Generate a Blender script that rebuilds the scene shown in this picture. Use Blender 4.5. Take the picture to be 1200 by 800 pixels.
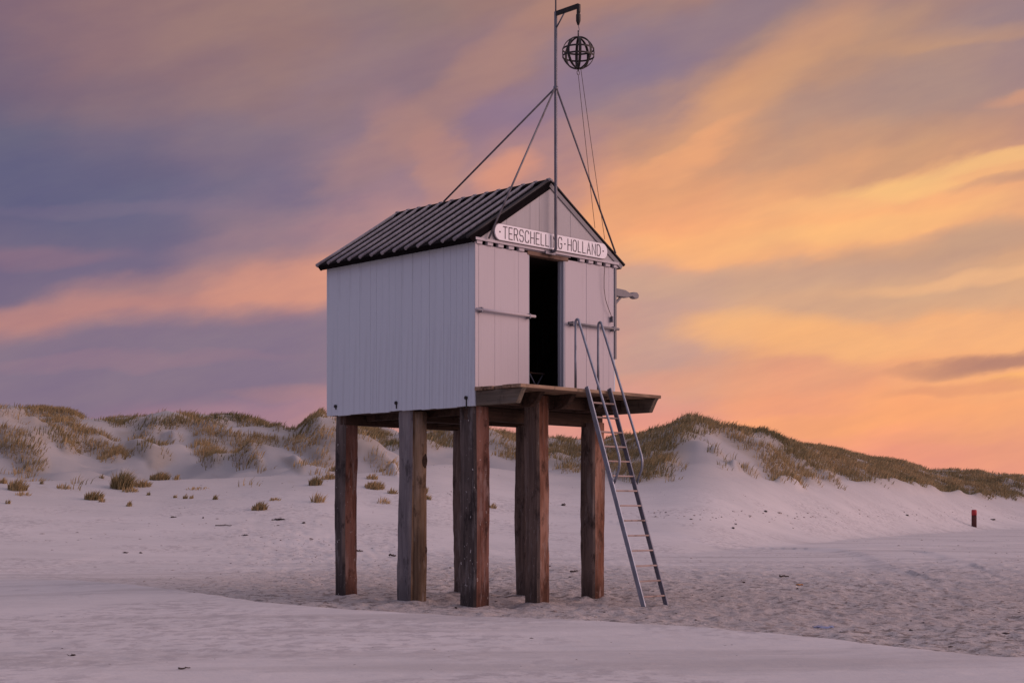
import bpy, bmesh, math, random
import numpy as np
from mathutils import Vector, Matrix
R = math.radians
for o in list(bpy.data.objects):
    bpy.data.objects.remove(o)
sc = bpy.context.scene
C = sc.collection
random.seed(7)
rng = np.random.default_rng(11)

# ------------------------------------------------------------------ camera
F_PX, HOR, CX, CAM_H = 1715.4, 596.0, 602.0, 1.333     # lens measured for a 1200 px wide picture
cam_d = bpy.data.cameras.new('camera')
cam = bpy.data.objects.new('camera', cam_d)
C.objects.link(cam)
cam.location = (0, 0, CAM_H)
cam.rotation_euler = (R(90), 0, 0)
cam_d.sensor_width = 36
cam_d.lens = 36 * F_PX / 1200
cam_d.shift_x = -(CX - 600) / 1200
cam_d.shift_y = (HOR - 400) / 1200
cam_d.clip_start = .1
cam_d.clip_end = 6000
sc.camera = cam

# ------------------------------------------------------------------ view
sc.render.engine = 'CYCLES'
sc.view_settings.view_transform = 'Standard'
sc.view_settings.look = 'None'
sc.view_settings.gamma = 1
sc.view_settings.use_curve_mapping = False
sc.view_settings.exposure = 0
sc.cycles.max_bounces = 5
sc.cycles.diffuse_bounces = 3
sc.cycles.glossy_bounces = 2

# ------------------------------------------------------------------ sun (afterglow low on the right)
SUN_AZ, SUN_EL = 98, 16            # degrees from the viewing direction towards the right, above the horizon
sun_d = bpy.data.lights.new('sun', 'SUN')
sun_d.energy = 1.75
sun_d.angle = R(50)
sun_d.color = (1.0, .68, .67)
sun = bpy.data.objects.new('sun', sun_d)
C.objects.link(sun)
sdir = Vector((math.sin(R(SUN_AZ)) * math.cos(R(SUN_EL)), math.cos(R(SUN_AZ)) * math.cos(R(SUN_EL)), math.sin(R(SUN_EL))))
sun.rotation_euler = (-sdir).to_track_quat('-Z', 'Y').to_euler()
sun.location = sdir * 50


def lin(c):
    return tuple(((v / 255) / 12.92 if v <= 10 else (((v / 255) + .055) / 1.055) ** 2.4) for v in c) + (1,)


def glow(c):
    r, g, b = c
    k = max(0, min(1, (r - 205) / 35)) * (1 if r > b + 60 else 0)
    return lin((min(255, r * (1 + .055 * k)), g * (1 + .02 * k), b + 6 * k))


# ------------------------------------------------------------------ sky: Nishita air under a lit deck of clouds
world = bpy.data.worlds.new('World')
sc.world = world
world.use_nodes = True
WT = world.node_tree
WT.nodes.clear()


def wn(t, **kw):
    n = WT.nodes.new(t)
    for k, v in kw.items():
        setattr(n, k, v)
    return n


def wl(a, b):
    WT.links.new(a, b)


def wmath(op, a, b=None, clamp=False):
    n = wn('ShaderNodeMath', operation=op, use_clamp=clamp)
    for i, v in enumerate((a, b)):
        if v is None:
            continue
        if isinstance(v, (int, float)):
            n.inputs[i].default_value = v
        else:
            wl(v, n.inputs[i])
    return n.outputs[0]


def wrange(v, a, b, c=0., d=1., kind='SMOOTHSTEP'):
    n = wn('ShaderNodeMapRange', interpolation_type=kind)
    wl(v, n.inputs[0])
    for i, q in enumerate((a, b, c, d)):
        n.inputs[i + 1].default_value = q
    return n.outputs[0]


def wmix(f, a, b, mode='MIX'):
    n = wn('ShaderNodeMix', data_type='RGBA', blend_type=mode)
    for s, v in ((n.inputs[0], f), (n.inputs[6], a), (n.inputs[7], b)):
        if isinstance(v, (int, float, tuple)):
            s.default_value = v
        else:
            wl(v, s)
    return n.outputs[2]


tc = wn('ShaderNodeTexCoord')
sep = wn('ShaderNodeSeparateXYZ')
wl(tc.outputs['Generated'], sep.inputs[0])
U = F_PX / 100                                    # one unit of sky = 3.34 degrees
az = wmath('MULTIPLY', wmath('ARCTAN2', sep.outputs[0], sep.outputs[1]), U)
el = wmath('MULTIPLY', wmath('ARCSINE', sep.outputs[2]), U)
ae = wn('ShaderNodeCombineXYZ')
wl(az, ae.inputs[0]); wl(el, ae.inputs[1])


def wnoise(sx, sy, rot, scale, detail, seed, rough=.55):
    c_, s_ = math.cos(R(rot)), math.sin(R(rot))
    m = wn('ShaderNodeCombineXYZ')
    for i, A in enumerate(((sx * c_, -sx * s_, 0), (sy * s_, sy * c_, 0))):
        d = wn('ShaderNodeVectorMath', operation='DOT_PRODUCT')
        wl(ae.outputs[0], d.inputs[0]); d.inputs[1].default_value = A
        wl(wmath('ADD', d.outputs['Value'], seed * (1 + 2 * i)), m.inputs[i])
    n = wn('ShaderNodeTexNoise', noise_dimensions='2D')
    n.inputs['Scale'].default_value = scale
    n.inputs['Detail'].default_value = detail
    n.inputs['Roughness'].default_value = rough
    wl(m.outputs[0], n.inputs['Vector'])
    return n


n1 = wnoise(.7, 1.5, -14, .55, 2, 3.1)
n2 = wnoise(.9, 2.4, -16, 1.3, 4, 9.7, .55)


def warped(amp1, amp2):
    a = wn('ShaderNodeVectorMath', operation='SUBTRACT'); wl(n1.outputs['Color'], a.inputs[0]); a.inputs[1].default_value = (.5, .5, .5)
    b = wn('ShaderNodeVectorMath', operation='MULTIPLY'); wl(a.outputs[0], b.inputs[0]); b.inputs[1].default_value = (amp1 * 1.6, amp1, 0)
    c = wn('ShaderNodeVectorMath', operation='SUBTRACT'); wl(n2.outputs['Color'], c.inputs[0]); c.inputs[1].default_value = (.5, .5, .5)
    d = wn('ShaderNodeVectorMath', operation='MULTIPLY'); wl(c.outputs[0], d.inputs[0]); d.inputs[1].default_value = (amp2 * 3, amp2, 0)
    e = wn('ShaderNodeVectorMath', operation='ADD'); wl(b.outputs[0], e.inputs[0]); wl(d.outputs[0], e.inputs[1])
    f = wn('ShaderNodeVectorMath', operation='ADD'); wl(ae.outputs[0], f.inputs[0]); wl(e.outputs[0], f.inputs[1])
    g = wn('ShaderNodeVectorMath', operation='ADD'); wl(f.outputs[0], g.inputs[0]); g.inputs[1].default_value = (0, 0, 1)
    return g.outputs[0]


wv = warped(.9, .28)
wsep = wn('ShaderNodeSeparateXYZ'); wl(wv, wsep.inputs[0])
waz, wel = wsep.outputs[0], wsep.outputs[1]
EL_TOP = 27.0
ZEN = (198, 195, 218)
COLS = [  # azimuth (units), [(image row, colour)...]; rows above the horizon, the last stop is overhead
    (-53.9, [(590, (152, 134, 160)), (400, (150, 138, 168)), (0, (148, 142, 172))]),
    (-27.0, [(590, (130, 112, 140)), (400, (118, 110, 142)), (0, (124, 116, 148))]),
    (-6.0, [(590, (150, 113, 138)), (475, (146, 112, 138)), (430, (126, 107, 136)), (330, (118, 103, 130)), (240, (103, 99, 128)), (190, (104, 99, 126)), (130, (122, 102, 121)), (80, (132, 105, 119)), (0, (136, 107, 118))]),
    (-4.5, [(590, (160, 119, 138)), (480, (156, 118, 138)), (430, (136, 113, 138)), (330, (120, 106, 132)), (260, (106, 101, 131)), (200, (116, 104, 128)), (140, (137, 111, 122)), (90, (146, 114, 119)), (0, (146, 113, 117))]),
    (-3.0, [(590, (176, 130, 142)), (480, (164, 125, 142)), (420, (154, 123, 143)), (300, (150, 122, 136)), (240, (128, 112, 135)), (190, (133, 114, 131)), (130, (150, 120, 123)), (70, (157, 123, 119)), (0, (162, 127, 120))]),
    (-1.5, [(590, (205, 144, 140)), (400, (198, 144, 141)), (260, (183, 138, 139)), (200, (160, 127, 137)), (150, (146, 120, 134)), (90, (148, 120, 128)), (0, (150, 122, 119))]),
    (0., [(590, (222, 150, 138)), (400, (212, 153, 141)), (290, (205, 148, 130)), (210, (180, 135, 134)), (150, (150, 120, 140)), (90, (155, 122, 128)), (0, (164, 126, 117))]),
    (1.5, [(590, (228, 150, 132)), (500, (225, 151, 134)), (420, (206, 160, 145)), (350, (203, 160, 146)), (290, (240, 170, 116)), (230, (232, 164, 116)), (175, (192, 144, 126)), (130, (160, 130, 135)), (80, (143, 122, 140)), (30, (160, 126, 124)), (0, (170, 130, 121))]),
    (3.0, [(590, (232, 152, 130)), (530, (240, 160, 124)), (470, (234, 160, 120)), (430, (226, 162, 124)), (350, (212, 166, 136)), (290, (243, 176, 118)), (220, (226, 166, 120)), (170, (196, 149, 127)), (110, (196, 148, 121)), (60, (168, 134, 128)), (0, (150, 125, 131))]),
    (4.5, [(590, (228, 150, 130)), (530, (236, 156, 124)), (480, (244, 166, 112)), (420, (236, 172, 118)), (340, (216, 170, 134)), (270, (242, 178, 120)), (210, (208, 156, 122)), (140, (176, 141, 130)), (90, (190, 147, 124)), (40, (170, 134, 126)), (0, (156, 128, 130))]),
    (6.0, [(590, (224, 150, 130)), (530, (229, 156, 124)), (480, (236, 166, 114)), (410, (240, 178, 120)), (340, (216, 168, 130)), (260, (230, 170, 122)), (190, (196, 146, 127)), (130, (164, 133, 134)), (70, (156, 129, 134)), (0, (156, 127, 127))]),
    (27.0, [(590, (244, 176, 156)), (480, (248, 184, 158)), (300, (242, 188, 170)), (0, (214, 178, 182))]),
    (53.9, [(590, (152, 134, 160)), (400, (150, 138, 168)), (0, (148, 142, 172))]),
]
elf = wmath('DIVIDE', wel, EL_TOP, True)
prev = None
for i, (a0, stops) in enumerate(COLS):
    rp = wn('ShaderNodeValToRGB')
    cr = rp.color_ramp
    cr.interpolation = 'EASE'
    pts = [((HOR - y) / 100 / EL_TOP, c) for y, c in stops] + [(.42, tuple((p + q) // 2 for p, q in zip(stops[-1][1], ZEN))), (1., ZEN)]
    cr.elements[0].position = pts[0][0]; cr.elements[0].color = glow(pts[0][1])
    cr.elements[1].position = 1.; cr.elements[1].color = lin(ZEN)
    for p, c in pts[1:-1]:
        e = cr.elements.new(p); e.color = glow(c)
    wl(elf, rp.inputs[0])
    if prev is None:
        prev = rp.outputs[0]
    else:
        prev = wmix(wrange(waz, COLS[i - 1][0], a0), prev, rp.outputs[0])
skyc = prev
# streaks: single clouds at their own bearing and height
wv2 = warped(.45, .16)


def streak(px, py, hl, ht, tilt, col, op, soft=0., vec=None):
    global skyc
    x0, y0 = (px - CX) / 100, (HOR - py) / 100
    c_, s_ = math.cos(R(tilt)), math.sin(R(tilt))
    q = []
    for A in ((c_ / hl * 100, s_ / hl * 100), (-s_ / ht * 100, c_ / ht * 100)):
        d = wn('ShaderNodeVectorMath', operation='DOT_PRODUCT')
        wl(vec or wv2, d.inputs[0]); d.inputs[1].default_value = (A[0], A[1], -(A[0] * x0 + A[1] * y0))
        q.append(d.outputs['Value'])
    n = wn('ShaderNodeMath', operation='MULTIPLY_ADD')
    wl(q[0], n.inputs[0]); wl(q[0], n.inputs[1]); wl(wmath('MULTIPLY', q[1], q[1]), n.inputs[2])
    f = wrange(n.outputs[0], 1.25, soft * soft * .8, 0., op * .86)
    skyc = wmix(f, skyc, glow(col))


# left: the long salmon band with blue cloud under it
streak(280, 352, 400, 42, 11, (200, 142, 128), .7)
streak(60, 386, 330, 22, 6, (196, 136, 128), .7)
streak(365, 336, 140, 30, 12, (228, 158, 124), .65)
streak(125, 442, 520, 58, 8.5, (134, 115, 136), 1.1, .72)
streak(40, 322, 130, 16, 4, (160, 118, 130), .4)
streak(120, 292, 210, 20, 5, (110, 103, 130), .5)
streak(70, 235, 260, 34, 4, (97, 95, 127), .5)
streak(140, 262, 160, 9, 2, (128, 112, 136), .45)
streak(345, 454, 80, 10, 4, (196, 138, 132), .3)
streak(160, 425, 210, 10, 4, (162, 124, 138), .4)
# centre: warm puffs
streak(560, 100, 240, 34, 34, (182, 136, 120), .55)
streak(480, 170, 80, 44, -35, (186, 138, 126), .5)
streak(505, 205, 34, 60, 12, (205, 146, 124), .45)
streak(585, 212, 50, 24, 15, (236, 160, 116), .6)
streak(740, 12, 170, 26, 14, (186, 138, 118), .6)
streak(620, 130, 120, 26, 30, (146, 120, 142), .55)
streak(760, 82, 190, 38, 22, (140, 120, 141), .6)
streak(880, 30, 150, 28, 18, (150, 126, 134), .5)
# right: golden fans
streak(850, 160, 220, 48, 38, (222, 162, 116), .65)
streak(815, 188, 90, 17, 26, (240, 172, 116), .6)
streak(940, 140, 120, 60, 42, (198, 152, 122), .4)
streak(1040, 150, 170, 30, 4, (172, 141, 134), .6)
streak(1110, 92, 130, 14, 3, (206, 156, 120), .55)
streak(1160, 70, 120, 26, 8, (154, 129, 136), .5)
streak(1170, 32, 90, 16, 6, (184, 144, 126), .5)
streak(1000, 186, 230, 16, 6, (196, 150, 126), .4)
streak(1200, 150, 70, 10, 6, (224, 162, 120), .6)
streak(1110, 231, 260, 19, 8, (252, 186, 122), .8)
streak(1160, 217, 150, 10, 9, (255, 196, 126), .65)
streak(1045, 240, 70, 15, -4, (255, 196, 124), .6)
streak(1230, 236, 150, 9, 6, (196, 150, 126), .7)
streak(900, 290, 280, 26, 5, (250, 182, 118), .7)
streak(1010, 282, 180, 14, 6, (252, 190, 122), .5)
streak(1080, 308, 210, 22, 7, (198, 156, 132), .8)
streak(1170, 300, 130, 20, 9, (198, 158, 134), .6)
streak(1150, 340, 170, 11, 4, (236, 184, 132), .7)
streak(1060, 368, 240, 20, 2, (212, 168, 136), .7)
streak(880, 335, 260, 20, 3, (206, 164, 140), .7)
streak(920, 398, 150, 30, -6, (252, 182, 116), .85)
streak(1100, 405, 200, 20, 4, (242, 184, 124), .4)
streak(900, 445, 200, 22, 0, (226, 160, 126), .6)
streak(1130, 432, 110, 11, 7, (196, 138, 116), .95, .2)
streak(1175, 424, 90, 9, 9, (180, 128, 114), .9)
streak(1180, 446, 60, 7, 4, (248, 180, 108), .8)
streak(1120, 456, 110, 8, 4, (222, 152, 114), .7)
streak(960, 492, 250, 12, 4, (250, 168, 112), .7)
streak(1160, 515, 150, 10, 0, (232, 160, 118), .5)
# fine grain of the cloud deck
n3 = wnoise(.6, 2.6, -14, 1.1, 4, 21.3, .6)
gr = wrange(n3.outputs[0], .3, .7, .955, 1.045, 'LINEAR')
n4 = wnoise(.9, 1.8, -25, .8, 3, 33.3, .6)
gr2 = wrange(n4.outputs[0], .3, .7, .97, 1.03, 'LINEAR')
bw = wn('ShaderNodeCombineColor'); 
wl(wmath('MULTIPLY', gr, gr2), bw.inputs[0]); wl(wmath('MULTIPLY', gr, gr2), bw.inputs[1])
wl(wrange(n3.outputs[0], .3, .7, .985, 1.01, 'LINEAR'), bw.inputs[2])
skyc = wmix(1., skyc, bw.outputs[0], 'MULTIPLY')
nishita = wn('ShaderNodeTexSky', sky_type='NISHITA', sun_disc=False)
nishita.sun_elevation = R(SUN_EL)
nishita.sun_rotation = R(SUN_AZ)
bg1 = wn('ShaderNodeBackground'); bg1.inputs[1].default_value = 1.0
bg2 = wn('ShaderNodeBackground'); bg2.inputs[1].default_value = .05
wl(skyc, bg1.inputs[0]); wl(nishita.outputs[0], bg2.inputs[0])
mixs = wn('ShaderNodeMixShader'); mixs.inputs[0].default_value = .06      # little clear air shows between the clouds
wl(bg1.outputs[0], mixs.inputs[1]); wl(bg2.outputs[0], mixs.inputs[2])
world.cycles.sampling_method = 'NONE'             # the sky is smooth, plain sampling is enough
wo = wn('ShaderNodeOutputWorld')
wl(mixs.outputs[0], wo.inputs[0])


# ================================================================== helpers
def tag(o, label=None, cat=None, group=None, kind=None):
    if label: o['label'] = label
    if cat: o['category'] = cat
    if group: o['group'] = group
    if kind: o['kind'] = kind
    return o


def link(name, me, mat=None, parent=None, loc=(0, 0, 0), rot=(0, 0, 0)):
    o = bpy.data.objects.new(name, me)
    C.objects.link(o)
    if mat is not None and not me.materials:
        me.materials.append(mat)
    o.parent = parent
    o.location = loc
    o.rotation_euler = rot
    return o


def empty(name, loc=(0, 0, 0), rz=0, parent=None):
    o = bpy.data.objects.new(name, None)
    C.objects.link(o)
    o.location = loc
    o.rotation_euler = (0, 0, rz)
    o.parent = parent
    o.empty_display_size = .2
    return o


def pyd(name, v, f, smooth=False):
    me = bpy.data.meshes.new(name)
    me.from_pydata([tuple(p) for p in v], [], f)
    me.update()
    if smooth:
        me.polygons.foreach_set('use_smooth', [True] * len(me.polygons))
    return me


_boxes = {}


def box_mesh(sx, sy, sz, bev):
    key = (round(sx, 4), round(sy, 4), round(sz, 4), bev)
    if key in _boxes:
        return _boxes[key]
    bm = bmesh.new()
    bmesh.ops.create_cube(bm, size=1)
    bmesh.ops.scale(bm, vec=(sx, sy, sz), verts=bm.verts)
    if bev:
        bmesh.ops.bevel(bm, geom=list(bm.edges), offset=min(bev, .45 * min(sx, sy, sz)), segments=1, affect='EDGES')
    me = bpy.data.meshes.new('box')
    bm.to_mesh(me); bm.free()
    _boxes[key] = me
    return me


def box(name, a, b, mat, parent=None, bev=.004, rot=(0, 0, 0)):
    s = [abs(b[i] - a[i]) for i in range(3)]
    c = [(a[i] + b[i]) / 2 for i in range(3)]
    me = box_mesh(*s, bev)
    if me.materials and me.materials[0] is not mat:
        me = me.copy(); me.materials.clear()
    return link(name, me, mat, parent, c, rot)


def tube_geo(pts, r, n=8, closed=False):
    pts = [Vector(p) for p in pts]
    k = len(pts)
    v, f = [], []
    up = None
    for i, p in enumerate(pts):
        if closed:
            t = (pts[(i + 1) % k] - pts[i - 1]).normalized()
        else:
            t = (pts[min(i + 1, k - 1)] - pts[max(i - 1, 0)]).normalized()
        if up is None:
            up = Vector((0, 0, 1)) if abs(t.z) < .9 else Vector((1, 0, 0))
        b = t.cross(up).normalized(); up = b.cross(t).normalized()
        rr = r[i] if isinstance(r, (list, tuple)) else r
        for j in range(n):
            a = 2 * math.pi * j / n
            v.append(p + rr * (math.cos(a) * b + math.sin(a) * up))
    m = k if closed else k - 1
    for i in range(m):
        for j in range(n):
            a0 = i * n + j; a1 = i * n + (j + 1) % n
            b0 = ((i + 1) % k) * n + j; b1 = ((i + 1) % k) * n + (j + 1) % n
            f.append((a0, a1, b1, b0))
    if not closed:
        f.append(tuple(range(n - 1, -1, -1)))
        f.append(tuple((k - 1) * n + j for j in range(n)))
    return v, f


def tube(name, pts, r, mat, parent=None, n=8, closed=False):
    v, f = tube_geo(pts, r, n, closed)
    return link(name, pyd(name, v, f, True), mat, parent)


def prism(name, poly, axis, a, b, mat, parent=None, bev=.003):
    """polygon (2-D) pushed along an axis: 'x' -> (y,z), 'y' -> (x,z)"""
    n = len(poly)
    bm = bmesh.new()
    mk = (lambda p, t: (t, p[0], p[1])) if axis == 'x' else (lambda p, t: (p[0], t, p[1]))
    va = [bm.verts.new(mk(p, a)) for p in poly]
    vb = [bm.verts.new(mk(p, b)) for p in poly]
    bm.faces.new(va); bm.faces.new(vb[::-1])
    for i in range(n):
        bm.faces.new((va[i], vb[i], vb[(i + 1) % n], va[(i + 1) % n]))
    bmesh.ops.recalc_face_normals(bm, faces=bm.faces)
    if bev:
        bmesh.ops.bevel(bm, geom=list(bm.edges), offset=bev, segments=1, affect='EDGES')
    me = bpy.data.meshes.new(name)
    bm.to_mesh(me); bm.free()
    return link(name, me, mat, parent)


# ------------------------------------------------------------------ materials
class M:
    def __init__(s, name, rough=.8, metal=0., spec=.3):
        s.m = bpy.data.materials.new(name)
        s.m.use_nodes = True
        s.t = s.m.node_tree
        s.b = s.t.nodes['Principled BSDF']
        s.b.inputs['Roughness'].default_value = rough
        s.b.inputs['Metallic'].default_value = metal
        s.b.inputs['Specular IOR Level'].default_value = spec
        s.co = s.n('ShaderNodeTexCoord').outputs['Object']

    def n(s, t, **kw):
        q = s.t.nodes.new(t)
        for k, v in kw.items():
            setattr(q, k, v)
        return q

    def l(s, a, b):
        s.t.links.new(a, b)

    def noise(s, scale=(1, 1, 1), detail=4, rough=.55, seed=0., co=None):
        m = s.n('ShaderNodeMapping')
        m.inputs['Scale'].default_value = scale
        m.inputs['Location'].default_value = (seed, seed * .7, seed * 1.3)
        s.l(co or s.co, m.inputs[0])
        q = s.n('ShaderNodeTexNoise')
        q.inputs['Scale'].default_value = 1
        q.inputs['Detail'].default_value = detail
        q.inputs['Roughness'].default_value = rough
        s.l(m.outputs[0], q.inputs['Vector'])
        return q.outputs[0]

    def rng(s, v, a, b, c=0., d=1., kind='SMOOTHSTEP'):
        q = s.n('ShaderNodeMapRange', interpolation_type=kind)
        s.l(v, q.inputs[0])
        for i, k in enumerate((a, b, c, d)):
            q.inputs[i + 1].default_value = k
        return q.outputs[0]

    def mix(s, f, a, b, mode='MIX'):
        q = s.n('ShaderNodeMix', data_type='RGBA', blend_type=mode)
        for k, v in ((q.inputs[0], f), (q.inputs[6], a), (q.inputs[7], b)):
            if isinstance(v, (int, float)):
                k.default_value = v
            elif isinstance(v, tuple):
                k.default_value = v + (1,) if len(v) == 3 else v
            else:
                s.l(v, k)
        return q.outputs[2]

    def math(s, op, a, b):
        q = s.n('ShaderNodeMath', operation=op)
        for i, v in enumerate((a, b)):
            if isinstance(v, (int, float)):
                q.inputs[i].default_value = v
            else:
                s.l(v, q.inputs[i])
        return q.outputs[0]

    def col(s, c):
        if isinstance(c, tuple):
            s.b.inputs['Base Color'].default_value = c + (1,)
        else:
            s.l(c, s.b.inputs['Base Color'])
        return s

    def bump(s, h, dist, strength=1.):
        q = s.n('ShaderNodeBump')
        q.inputs['Strength'].default_value = strength
        q.inputs['Distance'].default_value = dist
        s.l(h, q.inputs['Height'])
        s.l(q.outputs[0], s.b.inputs['Normal'])
        return s

    def attr(s, name):
        return s.n('ShaderNodeAttribute', attribute_name=name)

    def rand(s):
        return s.n('ShaderNodeObjectInfo').outputs['Random']


def wood(name, dark, midc, light, grain='z', blotch=.5, flecks=0., seed=0., rough=.85):
    m = M(name, rough, 0, .2)
    g = {'z': (26, 26, 1.1), 'x': (1.1, 26, 26), 'y': (26, 1.1, 26)}[grain]
    ob = m.n('ShaderNodeVectorMath', operation='ADD')
    cmb = m.n('ShaderNodeCombineXYZ')
    sd = m.math('MULTIPLY', m.rand(), 37.)
    for i in range(3):
        m.l(sd, cmb.inputs[i])
    m.l(m.co, ob.inputs[0]); m.l(cmb.outputs[0], ob.inputs[1])
    co = ob.outputs[0]
    a = m.noise(g, 6, .6, seed, co)
    b = m.noise(tuple(v * .12 + .6 for v in g), 4, .6, seed + 5, co)
    c1 = m.mix(m.rng(a, .32, .68), dark, midc)
    c2 = m.mix(m.math('MULTIPLY', m.rng(b, .46, .66), blotch), c1, light)
    c3 = m.mix(m.rng(m.noise((5, 5, 2.2) if grain == 'z' else (3.5, 3.5, 2.2), 6, .7, seed + 9, co), .51, .66, 0, .85), c2, tuple(v * .45 for v in dark))
    c3 = m.mix(m.rng(m.noise(tuple(v * .5 for v in g), 6, .7, seed + 13, co), .57, .70, 0, .45), c3, tuple(.5 * v + .10 for v in midc))
    if grain == 'z' and name.startswith('pile'):
        sz_ = m.n('ShaderNodeSeparateXYZ'); m.l(m.co, sz_.inputs[0])
        wet = m.rng(m.math('ADD', sz_.outputs[2], m.math('MULTIPLY', m.noise((5, 5, 2), 3, .6, seed + 20, co), .5)), 1.35, 1.0, 0, .55)
        c3 = m.mix(wet, c3, tuple(v * .45 for v in dark))
        pale = m.rng(m.noise((6, 6, 1.0), 6, .75, seed + 30, co), .53, .66, 0, .7)
        c3 = m.mix(pale, c3, tuple(.6 * v + .10 for v in light))
    if flecks:
        fl = m.rng(m.noise((26, 26, 13), 3, .6, seed + 3, co), .675, .71, 0, flecks)
        c3 = m.mix(fl, c3, (.62, .58, .55))
    m.col(c3)
    m.bump(a, .014, 1.)
    return m.m


def paint(name, c, dirt, grime=.5, seed=0.):
    m = M(name, .55, 0, .35)
    a = m.noise((9, 9, .5), 5, .6, seed)
    b = m.noise((1.3, 1.3, .7), 4, .6, seed + 4)
    f = m.math('MULTIPLY', m.rng(a, .5, .75), m.rng(b, .4, .7, .25, 1))
    col = m.mix(m.math('MULTIPLY', f, grime), c, dirt)
    col = m.mix(m.rng(m.rand(), 0, 1, 0, .09, 'LINEAR'), col, dirt)
    m.col(col)
    m.bump(m.noise((40, 40, 2), 4, .6, seed + 2), .003, .5)
    return m.m


def metal(name, c, rough=.5, met=.6, rust=None):
    m = M(name, rough, met, .5)
    a = m.noise((14, 14, 5), 5, .6)
    col = m.mix(m.rng(a, .35, .7), c, tuple(v * .7 for v in c))
    if rust:
        col = m.mix(m.rng(m.noise((7, 7, 4), 5, .65, 3), .56, .7), col, rust)
    m.col(col)
    m.bump(a, .002, .4)
    return m.m


MAT = {}
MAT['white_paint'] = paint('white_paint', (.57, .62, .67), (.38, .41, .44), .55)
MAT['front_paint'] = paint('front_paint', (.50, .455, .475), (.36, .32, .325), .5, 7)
MAT['gable_paint_shaded'] = paint('gable_paint_shaded', (.40, .375, .38), (.28, .26, .26), .5, 12)  # darker than the front: shade of the roof overhang is in this colour
MAT['sign_white'] = paint('sign_white', (.87, .84, .85), (.66, .62, .63), .3, 3)
MAT['letter'] = M('letter_paint', .6).col((.04, .024, .03)).m
MAT['inside'] = wood('inside_boards_shaded', (.018, .012, .010), (.03, .02, .016), (.04, .028, .02))  # near-black boards, the gloom of the interior is put into the base colour
MAT['roof'] = metal('roof_sheet', (.008, .006, .007), .9, .0)  # dark sheet, blackened further to carry the shade between the ribs
MAT['roof'].node_tree.nodes['Principled BSDF'].inputs['Specular IOR Level'].default_value = .06
MAT['rib'] = metal('roof_roll_highlight', (.30, .275, .29), .5, .0)  # pale base colour stands in for the highlights along the ribs
MAT['rib'].node_tree.nodes['Principled BSDF'].inputs['Specular IOR Level'].default_value = .25
MAT['verge'] = metal('verge_roll', (.03, .026, .028), .7, .0)
MAT['trim'] = paint('grey_trim', (.20, .19, .20), (.10, .10, .10), .6, 5)
MAT['jamb'] = paint('door_jamb_paint', (.40, .42, .47), (.22, .22, .24), .6, 8)
MAT['lintel'] = wood('lintel_wood', (.16, .10, .075), (.26, .17, .12), (.33, .24, .18), 'x')
MAT['mast'] = metal('mast_steel', (.17, .165, .19), .45, .5)
MAT['guy'] = metal('guy_steel', (.20, .18, .19), .5, .4, (.10, .05, .035))
MAT['iron'] = metal('black_iron', (.018, .014, .012), .6, .2, (.05, .025, .015))
MAT['galv'] = metal('galvanised_steel', (.27, .29, .34), .42, .55)
MAT['galv_dark'] = metal('galvanised_steel_worn', (.16, .165, .20), .5, .5, (.10, .07, .055))
MAT['tread'] = wood('tread_wood', (.30, .22, .19), (.42, .31, .27), (.50, .40, .36), 'x')
MAT['deck'] = wood('deck_plank_wood', (.15, .095, .065), (.29, .185, .12), (.42, .29, .19), 'x', .8)
MAT['joist'] = wood('joist_wood', (.085, .07, .055), (.15, .12, .09), (.24, .20, .15), 'y', .7)
MAT['beam'] = wood('beam_wood', (.045, .028, .02), (.075, .045, .032), (.10, .06, .04), 'x')
PW = [  # piles: one tint for the flank faces, a redder one for the front faces
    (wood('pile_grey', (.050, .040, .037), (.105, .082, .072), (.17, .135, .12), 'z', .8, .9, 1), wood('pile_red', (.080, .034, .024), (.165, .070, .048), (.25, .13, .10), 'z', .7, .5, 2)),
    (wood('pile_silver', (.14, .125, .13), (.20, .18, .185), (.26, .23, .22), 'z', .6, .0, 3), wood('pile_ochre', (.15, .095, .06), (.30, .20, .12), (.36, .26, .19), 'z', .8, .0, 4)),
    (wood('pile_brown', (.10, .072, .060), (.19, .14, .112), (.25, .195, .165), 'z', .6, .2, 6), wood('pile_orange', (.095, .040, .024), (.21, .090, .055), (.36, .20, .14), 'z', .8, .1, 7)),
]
MAT['rope'] = M('rope', .9).col((.10, .07, .06)).m

# ================================================================== ground


def vnoise(x, y, seed=0):
    xi = np.floor(x).astype(np.int64); yi = np.floor(y).astype(np.int64)
    xf = x - xi; yf = y - yi
    def h(a, b):
        n = (a * 374761393 + b * 668265263 + seed * 1442695041) & 0xffffffff
        n = ((n ^ (n >> 13)) * 1274126177) & 0xffffffff
        return ((n ^ (n >> 16)) & 0xffff) / 65535.
    u = xf * xf * xf * (xf * (xf * 6 - 15) + 10); v = yf * yf * yf * (yf * (yf * 6 - 15) + 10)
    a, b, c, d = h(xi, yi), h(xi + 1, yi), h(xi, yi + 1), h(xi + 1, yi + 1)
    return (a * (1 - u) + b * u) * (1 - v) + (c * (1 - u) + d * u) * v - .5


def fbm(x, y, oct=4, seed=0, gain=.5):
    s = 0; a = 1.
    for i in range(oct):
        s = s + a * vnoise(x * 2 ** i + 17.3 * i, y * 2 ** i - 9.1 * i, seed + i)
        a *= gain
    return s


def sst(a, b, x):
    t = np.clip((x - a) / (b - a), 0, 1)
    return t * t * (3 - 2 * t)


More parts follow.
